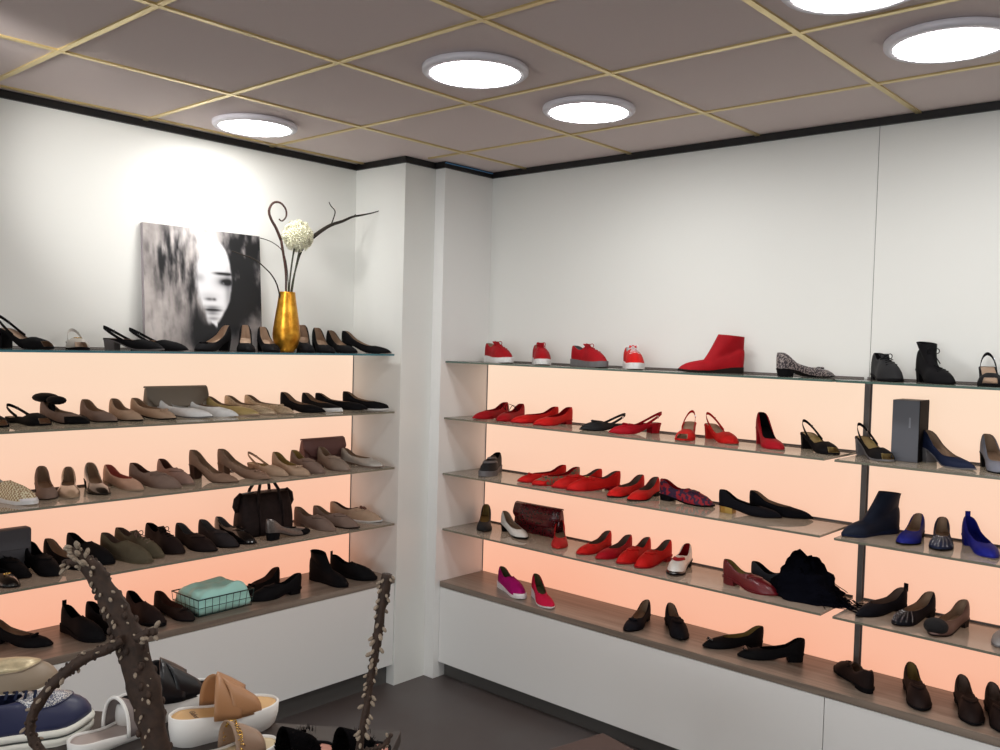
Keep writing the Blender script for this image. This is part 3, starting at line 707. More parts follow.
  ('R1', 'ankle_boot', 'boot', 'red', 'red', 'dark', 1.7454, -0.15, -2.324, 0.262, 0.015, '', 'red leather ankle boot pointing left'),
  ('R1', 'pump', 'pump', 'glitter', 'ochre', 'black', 2.1307, -0.1507, 1.066, 0.25, 0.025, 'bow', 'speckled glitter pump with black block heel on top right shelf'),
  ('R1', 'sneaker', 'oxford', 'blackgrey', 'black', 'black', 2.4137, -0.1501, -0.954, 0.25, 0.015, 'laces', 'small black lace-up shoe right of the speckled pump'),
  ('R1', 'ankle_boot', 'heelboot', 'black', 'black', 'black', 2.5689, -0.1495, -0.9, 0.25, 0.038, 'laces', 'black lace-up heeled ankle boot with hanging laces'),
  ('R1', 'sandal', 'peepsling', 'black', 'beige', 'black', 2.729, -0.1469, -1.294, 0.25, 0.05, '', 'black peep-toe sandal cut off by the right photo edge, top shelf'),
  ('R2', 'ballet_flat', 'flat', 'red', 'red', 'red', 0.5693, -0.135, -1.551, 0.249, 0.012, 'point', 'dark red pointed suede flat, first at left on second right shelf'),
  ('R2', 'ballet_flat', 'flat', 'red', 'red', 'red', 0.704, -0.1403, -1.33, 0.248, 0.012, 'tielaces', 'red flat with long looped black laces'),
  ('R2', 'ballet_flat', 'flat', 'redor', 'red', 'red', 0.8468, -0.1369, -1.93, 0.249, 0.012, '', 'plain red flat behind another, left half of second right shelf'),
  ('R2', 'ballet_flat', 'flat', 'redor', 'red', 'red', 0.9564, -0.1376, -1.632, 0.25, 0.015, '', 'front plain red flat, left half of second right shelf'),
  ('R2', 'slingback', 'sling', 'blackgrey', 'black', 'black', 1.2299, -0.1391, -1.818, 0.249, 0.015, 'bow', 'grey-black snakeskin slingback between red shoes'),
  ('R2', 'slingback', 'sling', 'crimson', 'crimson', 'crimson', 1.3956, -0.1378, -2.009, 0.25, 0.035, 'bow', 'crimson slingback with bow and low block heel pointing left'),
  ('R2', 'sandal', 'peepsling', 'redor', 'beige', 'redor', 1.6419, -0.1405, -1.205, 0.25, 0.05, '', 'red block-heel sandal with ankle strap seen toe-on'),
  ('R2', 'slingback', 'peepsling', 'redor', 'beige', 'redor', 1.7778, -0.1108, -0.635, 0.249, 0.05, 'nopeep', 'red block-heel slingback pointing right'),
  ('R2', 'pump', 'pump', 'crimson', 'black', 'crimson', 1.9892, -0.1243, -0.808, 0.249, 0.06, '', 'red high-heeled pump with black lining'),
  ('R2', 'slingback', 'peepsling', 'black', 'gold', 'black', 2.1764, -0.1176, -0.71, 0.249, 0.05, '', 'black peep-toe slingback left of the metal upright, black heel'),
  ('R2', 'slingback', 'peepsling', 'black', 'gold', 'grey', 2.3798, -0.1428, -0.811, 0.249, 0.055, '', 'black peep-toe slingback with grey heel under the metal upright'),
  ('R2', 'pump', 'pump', 'navy', 'beige', 'grey', 2.6221, -0.1437, -0.625, 0.248, 0.045, 'point', 'navy pointed pump with grey heel beside the tall grey box'),
  ('R2', 'pump', 'pump', 'greyblue', 'beige', 'black', 2.765, -0.1347, -1.028, 0.249, 0.045, '', 'grey-blue pump cut off by the right photo edge'),
  ('R3', 'sneaker', 'sneaker', 'blackgrey', 'black', 'grey', 0.5866, -0.1398, -1.134, 0.255, 0.015, 'stripes', 'small black and grey sneaker alone at left, third right shelf'),
  ('R3', 'ballet_flat', 'flat', 'redor', 'red', 'red', 0.8965, -0.1324, -2.012, 0.242, 0.012, 'bow', 'plain red flat behind the snake-print one'),
  ('R3', 'ballet_flat', 'flat', 'redsnake', 'red', 'red', 0.9881, -0.1434, -1.901, 0.249, 0.012, 'bow', 'red flat with green snake-print sides'),
  ('R3', 'loafer', 'loafer', 'redor', 'taupe', 'red', 1.0986, -0.1327, -2.019, 0.243, 0.012, '', 'red loafer hidden behind the buckled red loafer'),
  ('R3', 'loafer', 'loafer', 'redor', 'taupe', 'red', 1.1926, -0.1394, -2.108, 0.25, 0.015, 'buckle', 'red loafer with small gold buckle pointing left'),
  ('R3', 'loafer', 'flat', 'redor', 'taupe', 'black', 1.358, -0.1345, -1.595, 0.249, 0.015, '', 'left shoe of the bright red pair with black soles'),
  ('R3', 'loafer', 'flat', 'redor', 'taupe', 'black', 1.4492, -0.1379, -1.478, 0.249, 0.015, '', 'right shoe of the bright red pair with black soles'),
  ('R3', 'loafer', 'loafer', 'leopard', 'red', 'black', 1.6335, -0.1062, -0.015, 0.248, 0.02, '', 'burgundy leopard-print loafer with black heel'),
  ('R3', 'ballet_flat', 'flat', 'navyblk', 'black', 'goldm', 1.9296, -0.1435, 0.169, 0.241, 0.025, 'point', 'black pointed flat with gold heel ball, left one'),
  ('R3', 'ballet_flat', 'flat', 'navyblk', 'beige', 'goldm', 2.0096, -0.0486, 0.045, 0.249, 0.02, 'point', 'black pointed flat with beige lining, rear right one'),
  ('R3', 'ankle_boot', 'boot', 'navylt', 'navylt', 'navy', 2.3822, -0.1463, -1.966, 0.261, 0.012, '', 'dark navy wedge ankle boot pointing left'),
  ('R3', 'ballet_flat', 'flat', 'cobaltdk', 'beige', 'black', 2.5115, -0.1325, -1.493, 0.242, 0.015, '', 'royal blue flat right of the navy ankle boot'),
  ('R3', 'loafer', 'flat', 'navy', 'beige', 'black', 2.6057, -0.1352, -1.343, 0.242, 0.015, 'studs', 'navy flat with silver studs seen toe-on'),
  ('R3', 'pump', 'pump', 'cobalt', 'cobalt', 'cobalt', 2.722, -0.1296, -0.993, 0.243, 0.03, 'tab', 'cobalt blue pump at right of the third right shelf'),
  ('R4', 'pump', 'pump', 'blackgrey', 'ochre', 'black', 0.5488, -0.1262, -0.843, 0.249, 0.03, '', 'dark pump with beige lining at left end, fourth right shelf'),
  ('R4', 'pump', 'pump', 'whitep', 'beige', 'black', 0.7529, -0.1477, -0.409, 0.249, 0.03, '', 'white pump with black toe and sole'),
  ('R4', 'pump', 'pump', 'rednude', 'beige', 'redor', 1.0046, -0.1302, -0.939, 0.247, 0.025, '', 'red-toed pump seen toe-on before the burgundy clutch'),
  ('R4', 'loafer', 'flat', 'redor', 'taupe', 'red', 1.1992, -0.1297, -1.57, 0.241, 0.012, '', 'plain red flat, first of four red shoes in a row'),
  ('R4', 'loafer', 'flat', 'crimson', 'taupe', 'red', 1.3068, -0.1324, -1.588, 0.245, 0.012, '', 'darker red flat, second of four red shoes in a row'),
  ('R4', 'loafer', 'loafer', 'redor', 'taupe', 'red', 1.4083, -0.1318, -1.534, 0.243, 0.012, '', 'red loafer, third of four red shoes in a row'),
  ('R4', 'loafer', 'loafer', 'redor', 'taupe', 'red', 1.5054, -0.1325, -1.594, 0.244, 0.018, '', 'red loafer, last of four red shoes in a row'),
  ('R4', 'loafer', 'loafer', 'whitep', 'red', 'black', 1.6347, -0.1364, -1.288, 0.244, 0.02, 'redstrap', 'white-vamped loafer with red strap'),
  ('R4', 'loafer', 'loafer', 'burgundy', 'ochre', 'burgundy', 1.9649, -0.1934, -0.139, 0.236, 0.025, '', 'burgundy croc loafer left of the black scarf'),
  ('R4', 'loafer', 'loafer', 'greynavy', 'black', 'black', 2.0397, -0.1031, -0.139, 0.242, 0.015, '', 'grey-navy flat partly covered by the black scarf'),
  ('R4', 'loafer', 'flat', 'navyblk', 'taupe', 'black', 2.4258, -0.1388, -1.915, 0.249, 0.015, 'tab point', 'black flat with heel tab, first right of the metal upright'),
  ('R4', 'loafer', 'flat', 'navyblk', 'beige', 'black', 2.5346, -0.1383, -1.745, 0.249, 0.018, 'studs', 'black flat covered with silver studs'),
  ('R4', 'loafer', 'flat', 'brownp', 'beige', 'dark', 2.6523, -0.165, -1.716, 0.245, 0.02, 'pompom', 'brown flat with large black pompom toe'),
  ('R4', 'loafer', 'flat', 'greyp', 'grey', 'grey', 2.8274, -0.1317, -1.675, 0.239, 0.02, '', 'grey shoe just entering at the right photo edge'),
  ('R5', 'sneaker', 'slipon', 'magenta', 'greenl', 'whiteb', 0.7853, -0.195, -0.413, 0.25, 0.015, '', 'magenta slip-on with white sole at left of the wood ledge'),
  ('R5', 'wedge_pump', 'wedge', 'pink', 'greenl', 'whiteb', 0.9791, -0.2037, -0.565, 0.241, 0.035, '', 'pink-red wedge pump beside the magenta slip-on'),
  ('R5', 'ballet_flat', 'flat', 'navyblk', 'beige', 'black', 1.4596, -0.1706, -1.355, 0.245, 0.015, 'bow', 'black bow flat alone, left of the black loafer facing out'),
  ('R5', 'loafer', 'loafer', 'navyblk', 'beige', 'black', 1.6147, -0.1264, -0.825, 0.25, 0.015, '', 'black loafer facing out, left of the bow-toed black pair'),
  ('R5', 'ballet_flat', 'flat', 'black', 'ochre', 'black', 1.8711, -0.1275, -2.24, 0.246, 0.015, 'bowpat', 'rear shoe of black flats with patent bow toe'),
  ('R5', 'loafer', 'flat', 'black', 'black', 'black', 2.0381, -0.1529, -2.564, 0.24, 0.025, 'bowpat', 'front shoe of black flats with patent bow toe'),
  ('R5', 'loafer', 'loafer', 'brownblack', 'ochre', 'black', 2.552, -0.1496, -1.127, 0.248, 0.015, '', 'black-brown loafer facing out, left of its darker twin'),
  ('R5', 'loafer', 'loafer', 'brownblack', 'taupe', 'black', 2.7125, -0.149, -1.158, 0.245, 0.015, '', 'dark loafer facing out near the right photo edge'),
  ('R5', 'loafer', 'loafer', 'brownblack', 'taupe', 'black', 2.8032, -0.1496, -1.166, 0.241, 0.015, '', 'dark loafer cut off by the right photo edge'),
  ('R5', 'loafer', 'loafer', 'brownblack', 'beige', 'black', 2.3449, -0.1462, 2.355, 0.252, 0.012, '', 'dark brown loafer pointing back to the lit panel, below the metal upright'),
]
for sh, nm, sty, up, li, so_, x, y, th, L, hh, op, lab in SHOES:
    make_shoe(nm, lab, CAT[nm], GRP[sh], (x, y, ZS[sh]+.0004), th, sty, up, li, so_, L, hh, op)
# ------------------------------------------------------------------ portrait canvas
PW, PH = .536, .506
def fbm(x, y, o=4):
    from mathutils import noise
    return noise.fractal(Vector((x, y, 3.7)), 1., 2., o)
def paint(u, v):
    """generic inked portrait, u right 0..1, v down 0..1 -> rgb"""
    n = fbm(u*5, v*5); n2 = fbm(u*16+4, v*7); n3 = fbm(u*26, v*5+9)
    def g(cx_, cy_, rx, ry, p=2.): return math.exp(-(abs((u-cx_)/rx)**p+abs((v-cy_)/ry)**p))
    bg = .62+.12*n+.34*g(.48, .06, .22, .14)
    dark = 0
    dark += 1.25*g(.24, .27, .13, .22)*(.75+.9*n3)                 # hair at the left of the face
    dark += .5*g(.40, .50, .07, .22)*(.6+1.3*n3)
    dark += 1.5*g(.84, .30, .18, .30, 2.6)*(.9+.7*n2)             # hair at the right
    dark += 1.5*g(.86, .60, .15, .20)*(.9+.8*n)
    dark += 1.4*g(.70, .74, .10, .12)
    dark += 1.5*g(.52, .88, .17, .13)*(1+.6*n)                      # neck shadow
    dark += .7*g(.42, .74, .05, .1)
    dark += .45*g(.92, .12, .2, .1)*(1+n2)
    face = 0
    fu, fv = (u-.575)/.165, (v-.43)/.36
    w = 1-.45*max(fv, 0)**1.6
    d = math.sqrt((fu/max(w, .25))**2+fv*fv)
    face = 1-sstep(.80 if u < .55 else .9, 1.12 if u < .55 else 1.03, d+.16*n3*(u < .6)+.07*n)
    dark += .35*max(n3, 0)*g(.25, .35, .2, .4)+.3*max(n2, 0)
    L = bg*(1-min(max(dark, 0), 1)*.9)
    L = L*(1-face)+face*.90
    cloud = g(.78, .90, .22, .09)*(.6+.8*n); L = L*(1-.5*max(cloud, 0))+.5*max(cloud, 0)*.8
    ft = 0
    ft += .95*g(.665, .355, .085, .012, 3.)                           # brow
    ft += .95*g(.685, .425, .05, .022, 2.5)+.4*g(.68, .42, .085, .05)  # eye
    ft -= .6*g(.66, .432, .012, .010)
    ft += .22*g(.45, .40, .04, .035)
    ft += .55*g(.53, .575, .035, .012)+.5*g(.575, .575, .015, .012)+.12*g(.53, .55, .08, .03)    # nose
    ft += .8*g(.555, .665, .075, .010, 3.)+.45*g(.555, .645, .065, .018)+.4*g(.555, .69, .05, .018)  # lips
    ft += .35*g(.56, .735, .05, .015)
    ft += .3*g(.70, .52, .03, .18)
    ft += .35*g(.41, .55, .022, .2)
    L *= 1-min(max(ft, 0), .95)*face
    L = min(max(L, .035), .95)
    warm = .05*(1-face)*(1-min(dark, 1))
    return (min(L+warm, 1), L+warm*.45, L+.012)
def sstep(a, b_, x):
    x = min(max((x-a)/(b_-a), 0), 1); return x*x*(3-2*x)
NP = 120
b = MB(); vs = [(0, -(PW/2)+PW*i/NP, PH*(1-j/NP)) for j in range(NP+1) for i in range(NP+1)]
b.add(vs, [(j*(NP+1)+i, (j+1)*(NP+1)+i, (j+1)*(NP+1)+i+1, j*(NP+1)+i+1) for j in range(NP) for i in range(NP)])
ang = math.asin(.038/PH)
root = thing('portrait_canvas', 'black and white painted portrait of a woman on canvas, leaning on the left wall', 'picture', (.052+.006, -1.345, ZL[0]+.001))
root.rotation_euler = (0, -ang, 0)
pm = bpy.data.materials.new('painted_canvas'); pm.use_nodes = True
nt = pm.node_tree; at = nt.nodes.new('ShaderNodeVertexColor'); at.layer_name = 'paint'
nt.links.new(at.outputs['Color'], nt.nodes['Principled BSDF'].inputs['Base Color']); nt.nodes['Principled BSDF'].inputs['Roughness'].default_value = .7
o = b.build('painting', pm, root); o.location = (.0005, 0, 0)
ca = o.data.color_attributes.new('paint', 'FLOAT_COLOR', 'POINT')
cols = []
for j in range(NP+1):
    for i in range(NP+1):
        c = paint(i/NP, j/NP); cols += [c[0]**2.2, c[1]**2.2, c[2]**2.2, 1]
ca.data.foreach_set('color', cols)
b = MB(); b.box(-.02, 0, -PW/2, PW/2, 0, PH)
b.build('stretcher', mat('canvas_side', (150, 142, 146), .8), root)

# ------------------------------------------------------------------ gold vase with branches
VX, VY = .20, -1.052
t = thing('vase', 'tall ribbed gold vase on the top left shelf', 'vase', (VX, VY, ZL[0]+.0005))
prof = []
for k in range(61):
    z = .259*k/60; s = z/.259
    r = interp((0, .06, .14, .22, .30, .40, .60, .80, 1.), (.033, .043, .052, .057, .0585, .0565, .0485, .0405, .0335), s)
    r = r + .0005*(k % 2)
    prof.append((r, z))
prof += [(.0315, .259), (.0315, .10), (.0, .10)]
b = MB(); b.lathe(prof, n=48, cap1=False); b.build('body', mat('gold_vase', (222, 168, 62), .36, .9, noise=.25, nscale=30, rgb2=(178, 118, 32)), t, True)
bark = mat('bark_dark', (44, 36, 26), .8, noise=.3, nscale=80)
fern = mat('fern_brown', (70, 42, 34), .8, noise=.4, nscale=120)
def stem_thing(nm, label, cat, mtl, paths, mats2=None):
    b = MB()
    for pts, r0, r1 in paths:
        N = len(pts); b.tube(smooth_path(pts), [r0+(r1-r0)*k/(3*(N-1)) for k in range(3*(N-1)+1)], 8)
    return tag(b.build(nm, mtl, None, True), label, cat)
def smooth_path(pts):
    P_ = [Vector(p) for p in pts]; out = []
    for i in range(len(P_)-1):
        p0 = P_[max(i-1, 0)]; p1 = P_[i]; p2 = P_[i+1]; p3 = P_[min(i+2, len(P_)-1)]
        for k in range(3):
            s = k/3
            out.append(.5*((2*p1)+(p2-p0)*s+(2*p0-5*p1+4*p2-p3)*s*s+(3*p1-p0-3*p2+p3)*s**3))
    out.append(P_[-1]); return out
PT = {
  'curl': [(0.2000, -1.0500, 1.6600), (0.2000, -1.0581, 1.8190), (0.2000, -1.0598, 1.8918), (0.2000, -1.0716, 1.9637), (0.2000, -1.0884, 2.0388)],
  'curl2': [(0.2000, -1.0884, 2.0388), (0.2000, -1.1145, 2.0869), (0.2000, -1.1401, 2.1219), (0.2000, -1.1507, 2.1541), (0.2000, -1.1365, 2.1854), (0.2000, -1.1120, 2.1971), (0.2000, -1.0868, 2.1920), (0.2000, -1.0660, 2.1691), (0.2000, -1.0654, 2.1394), (0.2000, -1.0852, 2.1200), (0.2000, -1.1004, 2.1266)],
  'droop': [(0.1950, -1.0600, 1.6600), (0.2000, -1.0936, 1.8168), (0.2000, -1.1250, 1.8785), (0.2000, -1.1701, 1.9172), (0.2000, -1.2191, 1.9465), (0.2000, -1.2715, 1.9584), (0.2000, -1.3228, 1.9700)],
  'droop2': [(0.1900, -1.0550, 1.6600), (0.1600, -1.0200, 1.8219), (0.1600, -1.0275, 1.9258), (0.1600, -1.0496, 1.9932), (0.1600, -1.0910, 2.0236), (0.1600, -1.1313, 2.0366), (0.1600, -1.1659, 2.0415)],
  'fork': [(0.2050, -1.0450, 1.6600), (0.1700, -1.0115, 1.8223), (0.1700, -0.9878, 1.9287), (0.1700, -0.9580, 2.0101), (0.1700, -0.9006, 2.0731)],
  'fork1': [(0.1700, -0.9006, 2.0731), (0.1700, -0.8577, 2.1044), (0.1700, -0.8029, 2.1375), (0.1700, -0.7353, 2.1635), (0.1700, -0.6837, 2.1881), (0.1700, -0.6249, 2.2045), (0.1700, -0.5649, 2.2213), (0.1700, -0.5037, 2.2432)],
  'fork2': [(0.1700, -0.8029, 2.1375), (0.1700, -0.7870, 2.1755), (0.1700, -0.7820, 2.2032), (0.1700, -0.8051, 2.2228), (0.1700, -0.8167, 2.2392)],
  'fork3': [(0.1700, -0.7238, 2.1649), (0.1700, -0.6894, 2.1828), (0.1700, -0.6606, 2.2047)],
  'fl1': [(0.2000, -1.0450, 1.6600), (0.2150, -1.0533, 1.8190), (0.2150, -1.0452, 1.9139), (0.2150, -1.0318, 2.0009), (0.2150, -1.0173, 2.0453)],
  'fl2': [(0.2000, -1.0400, 1.6600), (0.2150, -1.0379, 1.8199), (0.2150, -1.0245, 1.9070), (0.2150, -1.0058, 1.9948), (0.2150, -1.0012, 2.0211)],
  'flc': [(0.2150, -1.0126, 2.0630)],
  'vase': [(2.2808, -2.4579, 0.0000)],
  'thick': [(1.9742, -2.6800, 1.2419), (1.9860, -2.6701, 1.2290), (1.9997, -2.6592, 1.2028), (2.0135, -2.6483, 1.1716), (2.0275, -2.6375, 1.1387), (2.0404, -2.6278, 1.1007), (2.0524, -2.6193, 1.0560), (2.0646, -2.6109, 1.0064), (2.0791, -2.6015, 0.9317), (2.1284, -2.5664, 0.7498), (2.2041, -2.5134, 0.4518), (2.2808, -2.4579, 0.0500)],
  'thickL': [(1.9768, -2.6778, 1.2404), (1.9618, -2.6911, 1.2415), (1.9495, -2.7022, 1.2360)],
  'thickT': [(1.9795, -2.6756, 1.2355), (1.9689, -2.6843, 1.2501), (1.9618, -2.6897, 1.2682)],
  'arch': [(2.0467, -2.6481, 1.1204), (2.0399, -2.6681, 1.1085), (2.0232, -2.6834, 1.0997), (2.0066, -2.6988, 1.0876), (1.9903, -2.7142, 1.0690), (1.9765, -2.7274, 1.0505), (1.9641, -2.7396, 1.0271), (1.9542, -2.7496, 1.0022), (1.9505, -2.7542, 0.9759), (1.9564, -2.7501, 0.9532), (1.9724, -2.7372, 0.9243), (2.0228, -2.6862, 0.7734), (2.1264, -2.5795, 0.5158), (2.2500, -2.4578, 0.0500)],
  'nub': [(2.0734, -2.6375, 1.1245), (2.0851, -2.6265, 1.1364), (2.0984, -2.6145, 1.1402)],
  'thin': [(2.3523, -2.3433, 1.2359), (2.3509, -2.3457, 1.2124), (2.3475, -2.3504, 1.1756), (2.3457, -2.3541, 1.1337), (2.3426, -2.3589, 1.0918), (2.3392, -2.3637, 1.0550), (2.3372, -2.3674, 1.0165), (2.3330, -2.3733, 0.9712), (2.3307, -2.3770, 0.9377), (2.3134, -2.4061, 0.6564), (2.2952, -2.4336, 0.4218), (2.3208, -2.4579, 0.0500)],
  'hook': [(2.3307, -2.3770, 0.9377), (2.3467, -2.3625, 0.9433), (2.3602, -2.3502, 0.9488), (2.3660, -2.3445, 0.9590), (2.3692, -2.3411, 0.9709)],
}
stem_thing('curled_fern', 'dark stem with a curled fern-like tip in the gold vase', 'dried stem', fern, [(PT['curl'], .0038, .006), (PT['curl2'], .0065, .003)])
stem_thing('twig', 'thin arching twig drooping left over the portrait', 'twig', bark, [(PT['droop'], .0034, .0022)])
stem_thing('twig', 'thin twig reaching to the upper right corner of the portrait', 'twig', bark, [(PT['droop2'], .0022, .0018)])
stem_thing('forked_branch', 'forked bare branch reaching right behind the white flower', 'branch', bark, [(PT['fork'], .003, .005), (PT['fork1'], .010, .0016), (PT['fork2'], .003, .002), (PT['fork3'], .0025, .0015)])
t = thing('allium_flower', 'round white blossom ball on a dark stem in the gold vase', 'flower', (0, 0, 0))
b = MB(); b.tube(smooth_path(PT['fl1']), .0036, 8); b.build('stem', mat('stem_green', (46, 48, 24), .6), t, True)
b = MB(); fc = Vector(PT['flc'][0]); rr = random.Random(3)
b.ball(fc, .045, n=16, m=10)
for k in range(420):
    zz = 1-2*(k+.5)/420; a = k*2.39996; r_ = math.sqrt(1-zz*zz)
    d = Vector((r_*math.cos(a), r_*math.sin(a), zz)); c = fc+d*(.050+.020*rr.random())
    u_ = d.orthogonal().normalized(); w_ = d.cross(u_); ph = rr.random()*6
    for q in range(4):
        e1 = u_*math.cos(ph+q*PI/2)+w_*math.sin(ph+q*PI/2); e2 = d.cross(e1)
        b.add([fc+d*.044, c+e1*.004+e2*.003, c+e1*.010+d*.003, c+e1*.004-e2*.003], [(0, 1, 2, 3)])
b.build('flower_head', mat('petal_white', (238, 236, 214), .7), t)
b = MB(); b.tube(smooth_path(PT['fl2']), .0036, 8); tag(b.build('stem', mat('stem_green', (46, 48, 24), .6), None, True), 'second straight dark stem beside the blossom stem in the gold vase', 'stem')

# ------------------------------------------------------------------ bags and boxes
def clutch(label, x, y, z, rz, w, h, d, m, flapm=None, lean=0., rolled=False):
    t = thing('clutch_bag', label, 'clutch bag', (x, y, z), rz)
    def prof_x(s): return s
    b = MB(); n = 10; vs = []; 
    for i in range(n+1):
        s = i/n; zz = h*s; dd = d*(1-.75*s**2)/2
        vs += [(-w/2*(1-.03*(1-s)), -dd, zz), (w/2*(1-.03*(1-s)), -dd, zz), (w/2*(1-.03*(1-s)), dd, zz), (-w/2*(1-.03*(1-s)), dd, zz)]
    fs = [(4*i+q, 4*i+(q+1)%4, 4*i+4+(q+1)%4, 4*i+4+q) for i in range(n) for q in range(4)] + [(3, 2, 1, 0), (4*n, 4*n+1, 4*n+2, 4*n+3)]
    b.add(vs, fs); b.build('body', m, t, bevel=.004)
    b = MB(); vs = []; k_ = 12
    for i in range(k_+1):
        s = i/k_
        if s < .25: yy, zz = d*.10-(d*.2)*s/.25, h*1.0+.006*math.sin(PI*s/.25)
        else:
            q = (s-.25)/.75; zz = h*(1-.62*q); yy = -(d*(1-.75*(zz/h)**2)/2)-.006-.004*math.sin(PI*q)
        cur = .03*sstep(.6, 1., s)
        vs += [(-w/2-.003+cur, yy, zz), (-w/4, yy-.001, zz-(.006 if s > .9 else 0)), (0, yy-.002, zz-(.008 if s > .9 else 0)), (w/4, yy-.001, zz-(.006 if s > .9 else 0)), (w/2+.003-cur, yy, zz)]
    fs = [(5*i+q, 5*i+q+1, 5*i+6+q, 5*i+5+q) for i in range(k_) for q in range(4)]
    b.add(vs, fs); o = b.build('flap', flapm or m, t, True)
    sm = o.modifiers.new('thickness', 'SOLIDIFY'); sm.thickness = .003
    return t
cl = clutch('grey-beige clutch bag standing against the lit panel, second left shelf', .048, -1.478, ZL[1]+.0005, PI/2, .262, .112, .05, mat('clutch_grey', (122, 112, 100), .7, bump=.2))
cl = clutch('mauve-brown clutch bag standing on the third left shelf', .048, -.735, ZL[2]+.0005, PI/2, .235, .116, .055, mat('clutch_mauve', (112, 76, 72), .65, bump=.2))
cl = clutch('burgundy croc-print clutch bag on the fourth right shelf', .815, -.042, ZR[3]+.0005, 0, .275, .13, .055, pattern_mat('croc', 'cells', (88, 14, 26), (50, 8, 16), 70, .22))

t = thing('handbag', 'dark brown handbag with two arched handles on the fourth left shelf', 'handbag', (.125, -1.10, ZL[3]+.0005)); t.scale = (.88, .88, .95)
lea = mat('handbag_leather', (40, 27, 26), .7, noise=.35, nscale=50, bump=.4, spec=.25)
b = MB(); n = 12; m_ = 20; vs = []
for i in range(n+1):
    s = i/n; zz = .185*s
    hw_ = .145*(1-.10*s**2+.03*math.sin(PI*s)); hd = .072*(1-.55*s**1.6)+.004*math.sin(PI*s)
    for k in range(m_):
        a = 2*PI*k/m_; ca_, sa = math.cos(a), math.sin(a)
        ex = lambda q: math.copysign(abs(q)**.45, q)
        vs.append((hd*ex(ca_), hw_*ex(sa), zz+(.006*math.sin(a*3)*s*0)))
fs = [(i*m_+k, i*m_+(k+1)%m_, (i+1)*m_+(k+1)%m_, (i+1)*m_+k) for i in range(n) for k in range(m_)] + [tuple(range(m_-1, -1, -1)), tuple(n*m_+k for k in range(m_))]
b.add(vs, fs); b.build('body', lea, t, True)
b = MB(); b.tube([(0, -.135, .19), (0, -.05, .193), (0, .05, .193), (0, .135, .19)], .004, 6); b.build('zip', silver_metal, t, True)
for sg in (-1, 1):
    b = MB(); b.tube([(sg*.058, -.068, .085), (sg*.050, -.064, .15), (sg*.040, -.056, .20), (sg*.022, -.036, .240), (sg*.018, 0, .252), (sg*.022, .036, .240), (sg*.040, .056, .20), (sg*.050, .064, .15), (sg*.058, .068, .085)], .0085, 8, .8)
    b.build('handle', lea, t, True)
for sg in (-1, 1):
    b = MB(); b.tube([(0, sg*.128, .188), (0, sg*.152, .165), (0, sg*.158, .135), (0, sg*.150, .11)], [.010, .014, .014, .008], 8, 1.3); b.build('side_flap', lea, t, True)
for sg in (-1, 1):
    b = MB(); b.tube([(.074, sg*.066, .002), (.070, sg*.066, .09), (.055, sg*.064, .15)], .004, 6, 2.); b.build('handle_strap', lea, t, True)

t = thing('box', 'tall dark grey box standing on the second right shelf by the upright', 'box', (2.490, -.120, ZR[1]+.0005), .05)
b = MB(); b.box(-.050, .036, -.035, .080, 0, .208); b.build('body', mat('box_grey', (98, 100, 108), .5), t, bevel=.001)
b = MB(); b.box(.0362, .0380, -.036, .0802, 0, .209); b.box(-.050, .038, .0805, .083, 0, .204); b.build('sleeve', mat('box_black', (16, 16, 20), .7, spec=.1), t)
b = MB(); b.box(.004, .010, -.0356, -.0352, .115, .150); b.build('logo', mat('box_print', (140, 142, 150), .4), t)
t = thing('pouch', 'flat grey pouch standing behind the shoes at the left photo edge', 'pouch', (.052, -2.165, ZL[3]+.0005), PI/2)
b = MB(); b.box(-.125, .125, -.025, .022, 0, .145); b.build('body', mat('pouch_grey', (84, 84, 90), .6), t, bevel=.010)
b = MB(); b.box(-.118, .118, -.029, -.0255, .07, .143); b.build('flap', mat('pouch_grey', (84, 84, 90), .6), t, bevel=.0015)

# wire basket with folded cloth
t = thing('wire_basket', 'dark green wire basket on the left wood ledge', 'basket', (.192, -1.378, ZL[4]+.0005), .03)
wm = mat('wire_green', (24, 58, 54), .45, .3)
bw, bd, bh = .128, .098, .070       # half length (y), half depth (x), height
b = MB()
def rectloop(hx, hy, z, r): b.tube([(-hx, -hy, z), (hx, -hy, z), (hx, hy, z), (-hx, hy, z), (-hx, -hy, z)], r, 6)
rectloop(bd, bw, bh, .0026); b.build('rim', wm, t, True)
b = MB(); rectloop(bd*.93, bw*.95, .003, .002); rectloop(bd*.965, bw*.975, bh*.5, .0013)
for k in range(9):
    y = -bw+2*bw*k/8
    b.tube([(-bd, y, bh), (-bd*.93, y*.95, .003), (bd*.93, y*.95, .003), (bd, y, bh)], .0013, 5)
for k in range(7):
    x = -bd+2*bd*k/6
    b.tube([(x, -bw, bh), (x*.93, -bw*.95, .003), (x*.93, bw*.95, .003), (x, bw, bh)], .0013, 5)
b.build('wire_mesh', wm, t, True)
aq = mat('cloth_aqua', (172, 226, 216), .85, sheen=.3)
o = None
b = MB(); n = 24; m_ = 20; vs = []
from mathutils import noise as _ns
for j in range(m_+1):
    for i in range(n+1):
        a, c = i/n*2-1, j/m_*2-1
        y = a*(bw*.93); x = c*(bd*.92)
        e = (1-abs(a)**6)*(1-abs(c)**6)
        z = .060+.036*e+.018*_ns.noise(Vector((a*2.2, c*2.2, 1)))+.006*math.sin(c*9+a*2)*e
        if e < .12: z -= .03*(1-e/.12)
        vs.append((x, y, z))
M_ = n+1
vs += [(q[0]*.98, q[1]*.98, .006) for q in vs]
K_ = len(vs)//2
fs = [(j*M_+i, j*M_+i+1, (j+1)*M_+i+1, (j+1)*M_+i) for j in range(m_) for i in range(n)]
fs += [tuple(q+K_ for q in f)[::-1] for f in fs]
